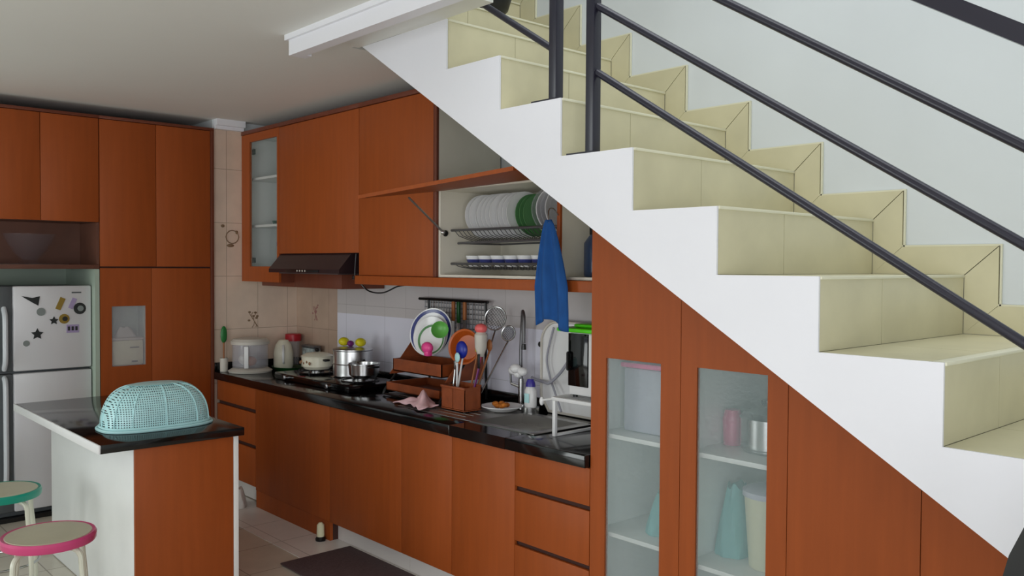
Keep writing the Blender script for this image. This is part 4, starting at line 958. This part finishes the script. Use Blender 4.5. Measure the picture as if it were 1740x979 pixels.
# wall plug knob + white tray + hose
mb = MB(at((.655, WY-.012, 1.30))); mb.lathe((.56, WY-.0085, 1.255), [(0, 0), (.018, 0), (.015, .02), (0, .022)], 16, (0, -1, 0)); solo('wall_valve', mb, 'black', 'small black valve knob on the white tiles beside the faucet', 'valve')
t = thing('white_tray', 'large white rounded tray leaning on the wall left of the microwave', 'tray', (.93, .04, 1.05))
mb = MB(t); pts = []
for a in range(9): q = PI/2+a*PI/16; pts.append((.73+.12*math.cos(q), 0, 1.27+.12*math.sin(q)))
pts += [(.61, 0, ZW+.09), (.67, 0, ZW+.010), (1.12, 0, ZW+.010), (1.12, 0, 1.39)]
mb.poly([(x, .030, z) for x, _, z in pts], (0, .018, 0)); build('panel', mb, 'white', t)
mb = MB(t); mb.tube([(x, .026, z) for x, _, z in pts], .008, 6, closed=True); build('rim', mb, 'offwhite', t)
t = at((.9, -.03, 1.1)); mb = MB(t); mb.tube(bez([(1.00, -.03, 1.27), (.92, -.04, 1.235), (.83, -.05, 1.13), (.75, -.05, 1.07), (.66, .0, 1.06), (.54, .02, 1.07)]), .009, 8).tube(bez([(.72, .01, 1.36), (.68, .0, 1.2), (.70, .0, 1.10), (.76, -.02, 1.02), (.82, -.03, ZW+.03)]), .006, 8)
solo('hose', mb, M.setdefault('hose', mat('grey_hose', (.62, .62, .66), .3)), 'grey translucent hose curving between the faucet and the microwave', 'hose')
# white rack stand with microwave
t = thing('microwave_stand', 'white metal stand carrying the microwave at the right end of the worktop', 'stand', (1.33, -.2, ZW))
sx0, sx1, sy0, sy1, sz = 1.150, 1.50, -.42, .0, 1.06
for x in (sx0, sx1):
    mb = MB(t); mb.box(x-.009, x+.009, sy0, sy0+.018, ZW, sz, b=.002).box(x-.009, x+.009, sy1-.018, sy1, ZW, sz, b=.002).box(x-.009, x+.009, sy0+.018, sy1-.018, ZW, ZW+.012, b=.002); build('leg_frame', mb, 'white', t)
mb = MB(t); mb.box(sx0-.012, sx1+.012, sy0-.003, sy0+.02, sz+.0005, sz+.018, b=.003).box(sx0-.012, sx1+.012, sy1-.02, sy1, sz+.0005, sz+.018, b=.003).box(sx0-.012, sx0+.01, sy0+.02, sy1-.02, sz+.0005, sz+.018).box(sx1-.01, sx1+.012, sy0+.02, sy1-.02, sz+.0005, sz+.018)
build('top_frame', mb, 'white', t)
mb = MB(t)
for i in range(12): mb.tube([(sx0+.02+i*.028, sy0+.01, sz+.012), (sx0+.02+i*.028, sy1-.01, sz+.012)], .003, 5)
build('wires', mb, 'white', t)
mb = MB(t); mb.tube([(sx0-.005, sy0+.01, sz+.008), (sx0-.10, sy0+.02, sz-.012)], .006, 8).sphere((sx0-.10, sy0+.02, sz-.016), .012, .012, .022, 10); build('towel_arm', mb, 'white', t)
t = thing('microwave_oven', 'white microwave with a black glass door, partly hidden by the tall cupboard', 'microwave', (1.33, -.1, sz+.0185))
mz = sz+.0185
mb = MB(t); mb.box(1.195, 1.505, -.365, -.05, mz+.012, mz+.305, b=.008); build('body', mb, 'white', t)
mb = MB(t); mb.box(1.199, 1.322, -.375, -.3655, mz+.055, mz+.300, b=.002); build('door', mb, 'black_glass', t)
mb = MB(t); mb.box(1.326, 1.50, -.373, -.3655, mz+.02, mz+.300, b=.002); build('control_panel', mb, 'white', t)
mb = MB(t); mb.tube([(1.206, -.388, mz+.13), (1.206, -.388, mz+.21)], .005, 8).tube([(1.206, -.388, mz+.13), (1.206, -.375, mz+.13)], .005, 8).tube([(1.206, -.388, mz+.21), (1.206, -.375, mz+.21)], .005, 8); build('handle', mb, 'black', t)
mb = MB(t)
for x, y in ((1.215, -.34), (1.48, -.34), (1.215, -.08), (1.48, -.08)): mb.lathe((x, y, mz), [(0, 0), (.012, 0), (.012, .012), (0, .012)], 10)
build('foot', mb, 'black', t)
t = thing('plastic_tray', 'bright lime green plastic tray lying on top of the microwave', 'tray', (1.27, -.1, mz+.306))
mb = MB(t); mb.box(1.13, 1.50, -.385, -.04, mz+.3055, mz+.325, b=.007); build('plate', mb, 'lime', t)
mb = MB(t); mb.box(1.19, 1.44, -.33, -.09, mz+.3255, mz+.342, b=.007); build('raised_centre', mb, 'lime', t)

# ------------------------------------------------------------------ dark chair at lower right corner
t = thing('black_chair', 'black chair whose backrest shows at the lower right corner by the stairs', 'chair', (3.66, -1.75, 0))
mb = MB(t)
mb.poly([(3.448, -1.50, 1.16), (3.475, -1.50, 1.225), (3.93, -1.62, 1.225), (3.93, -1.62, .55), (3.40, -1.50, .55), (3.405, -1.50, .98)], (0, -.03, 0)); build('backrest', mb, 'black', t)
mb = MB(t); mb.box(3.42, 3.90, -2.05, -1.60, .43, .48, b=.012); build('seat', mb, 'black', t)
for x, y, h in ((3.44, -1.58, .56), (3.88, -1.62, .56), (3.44, -2.02, .43), (3.88, -2.02, .43)):
    mb = MB(t); mb.box(x-.018, x+.018, y-.018, y+.018, .0005, h, b=.003); build('leg', mb, 'black', t)
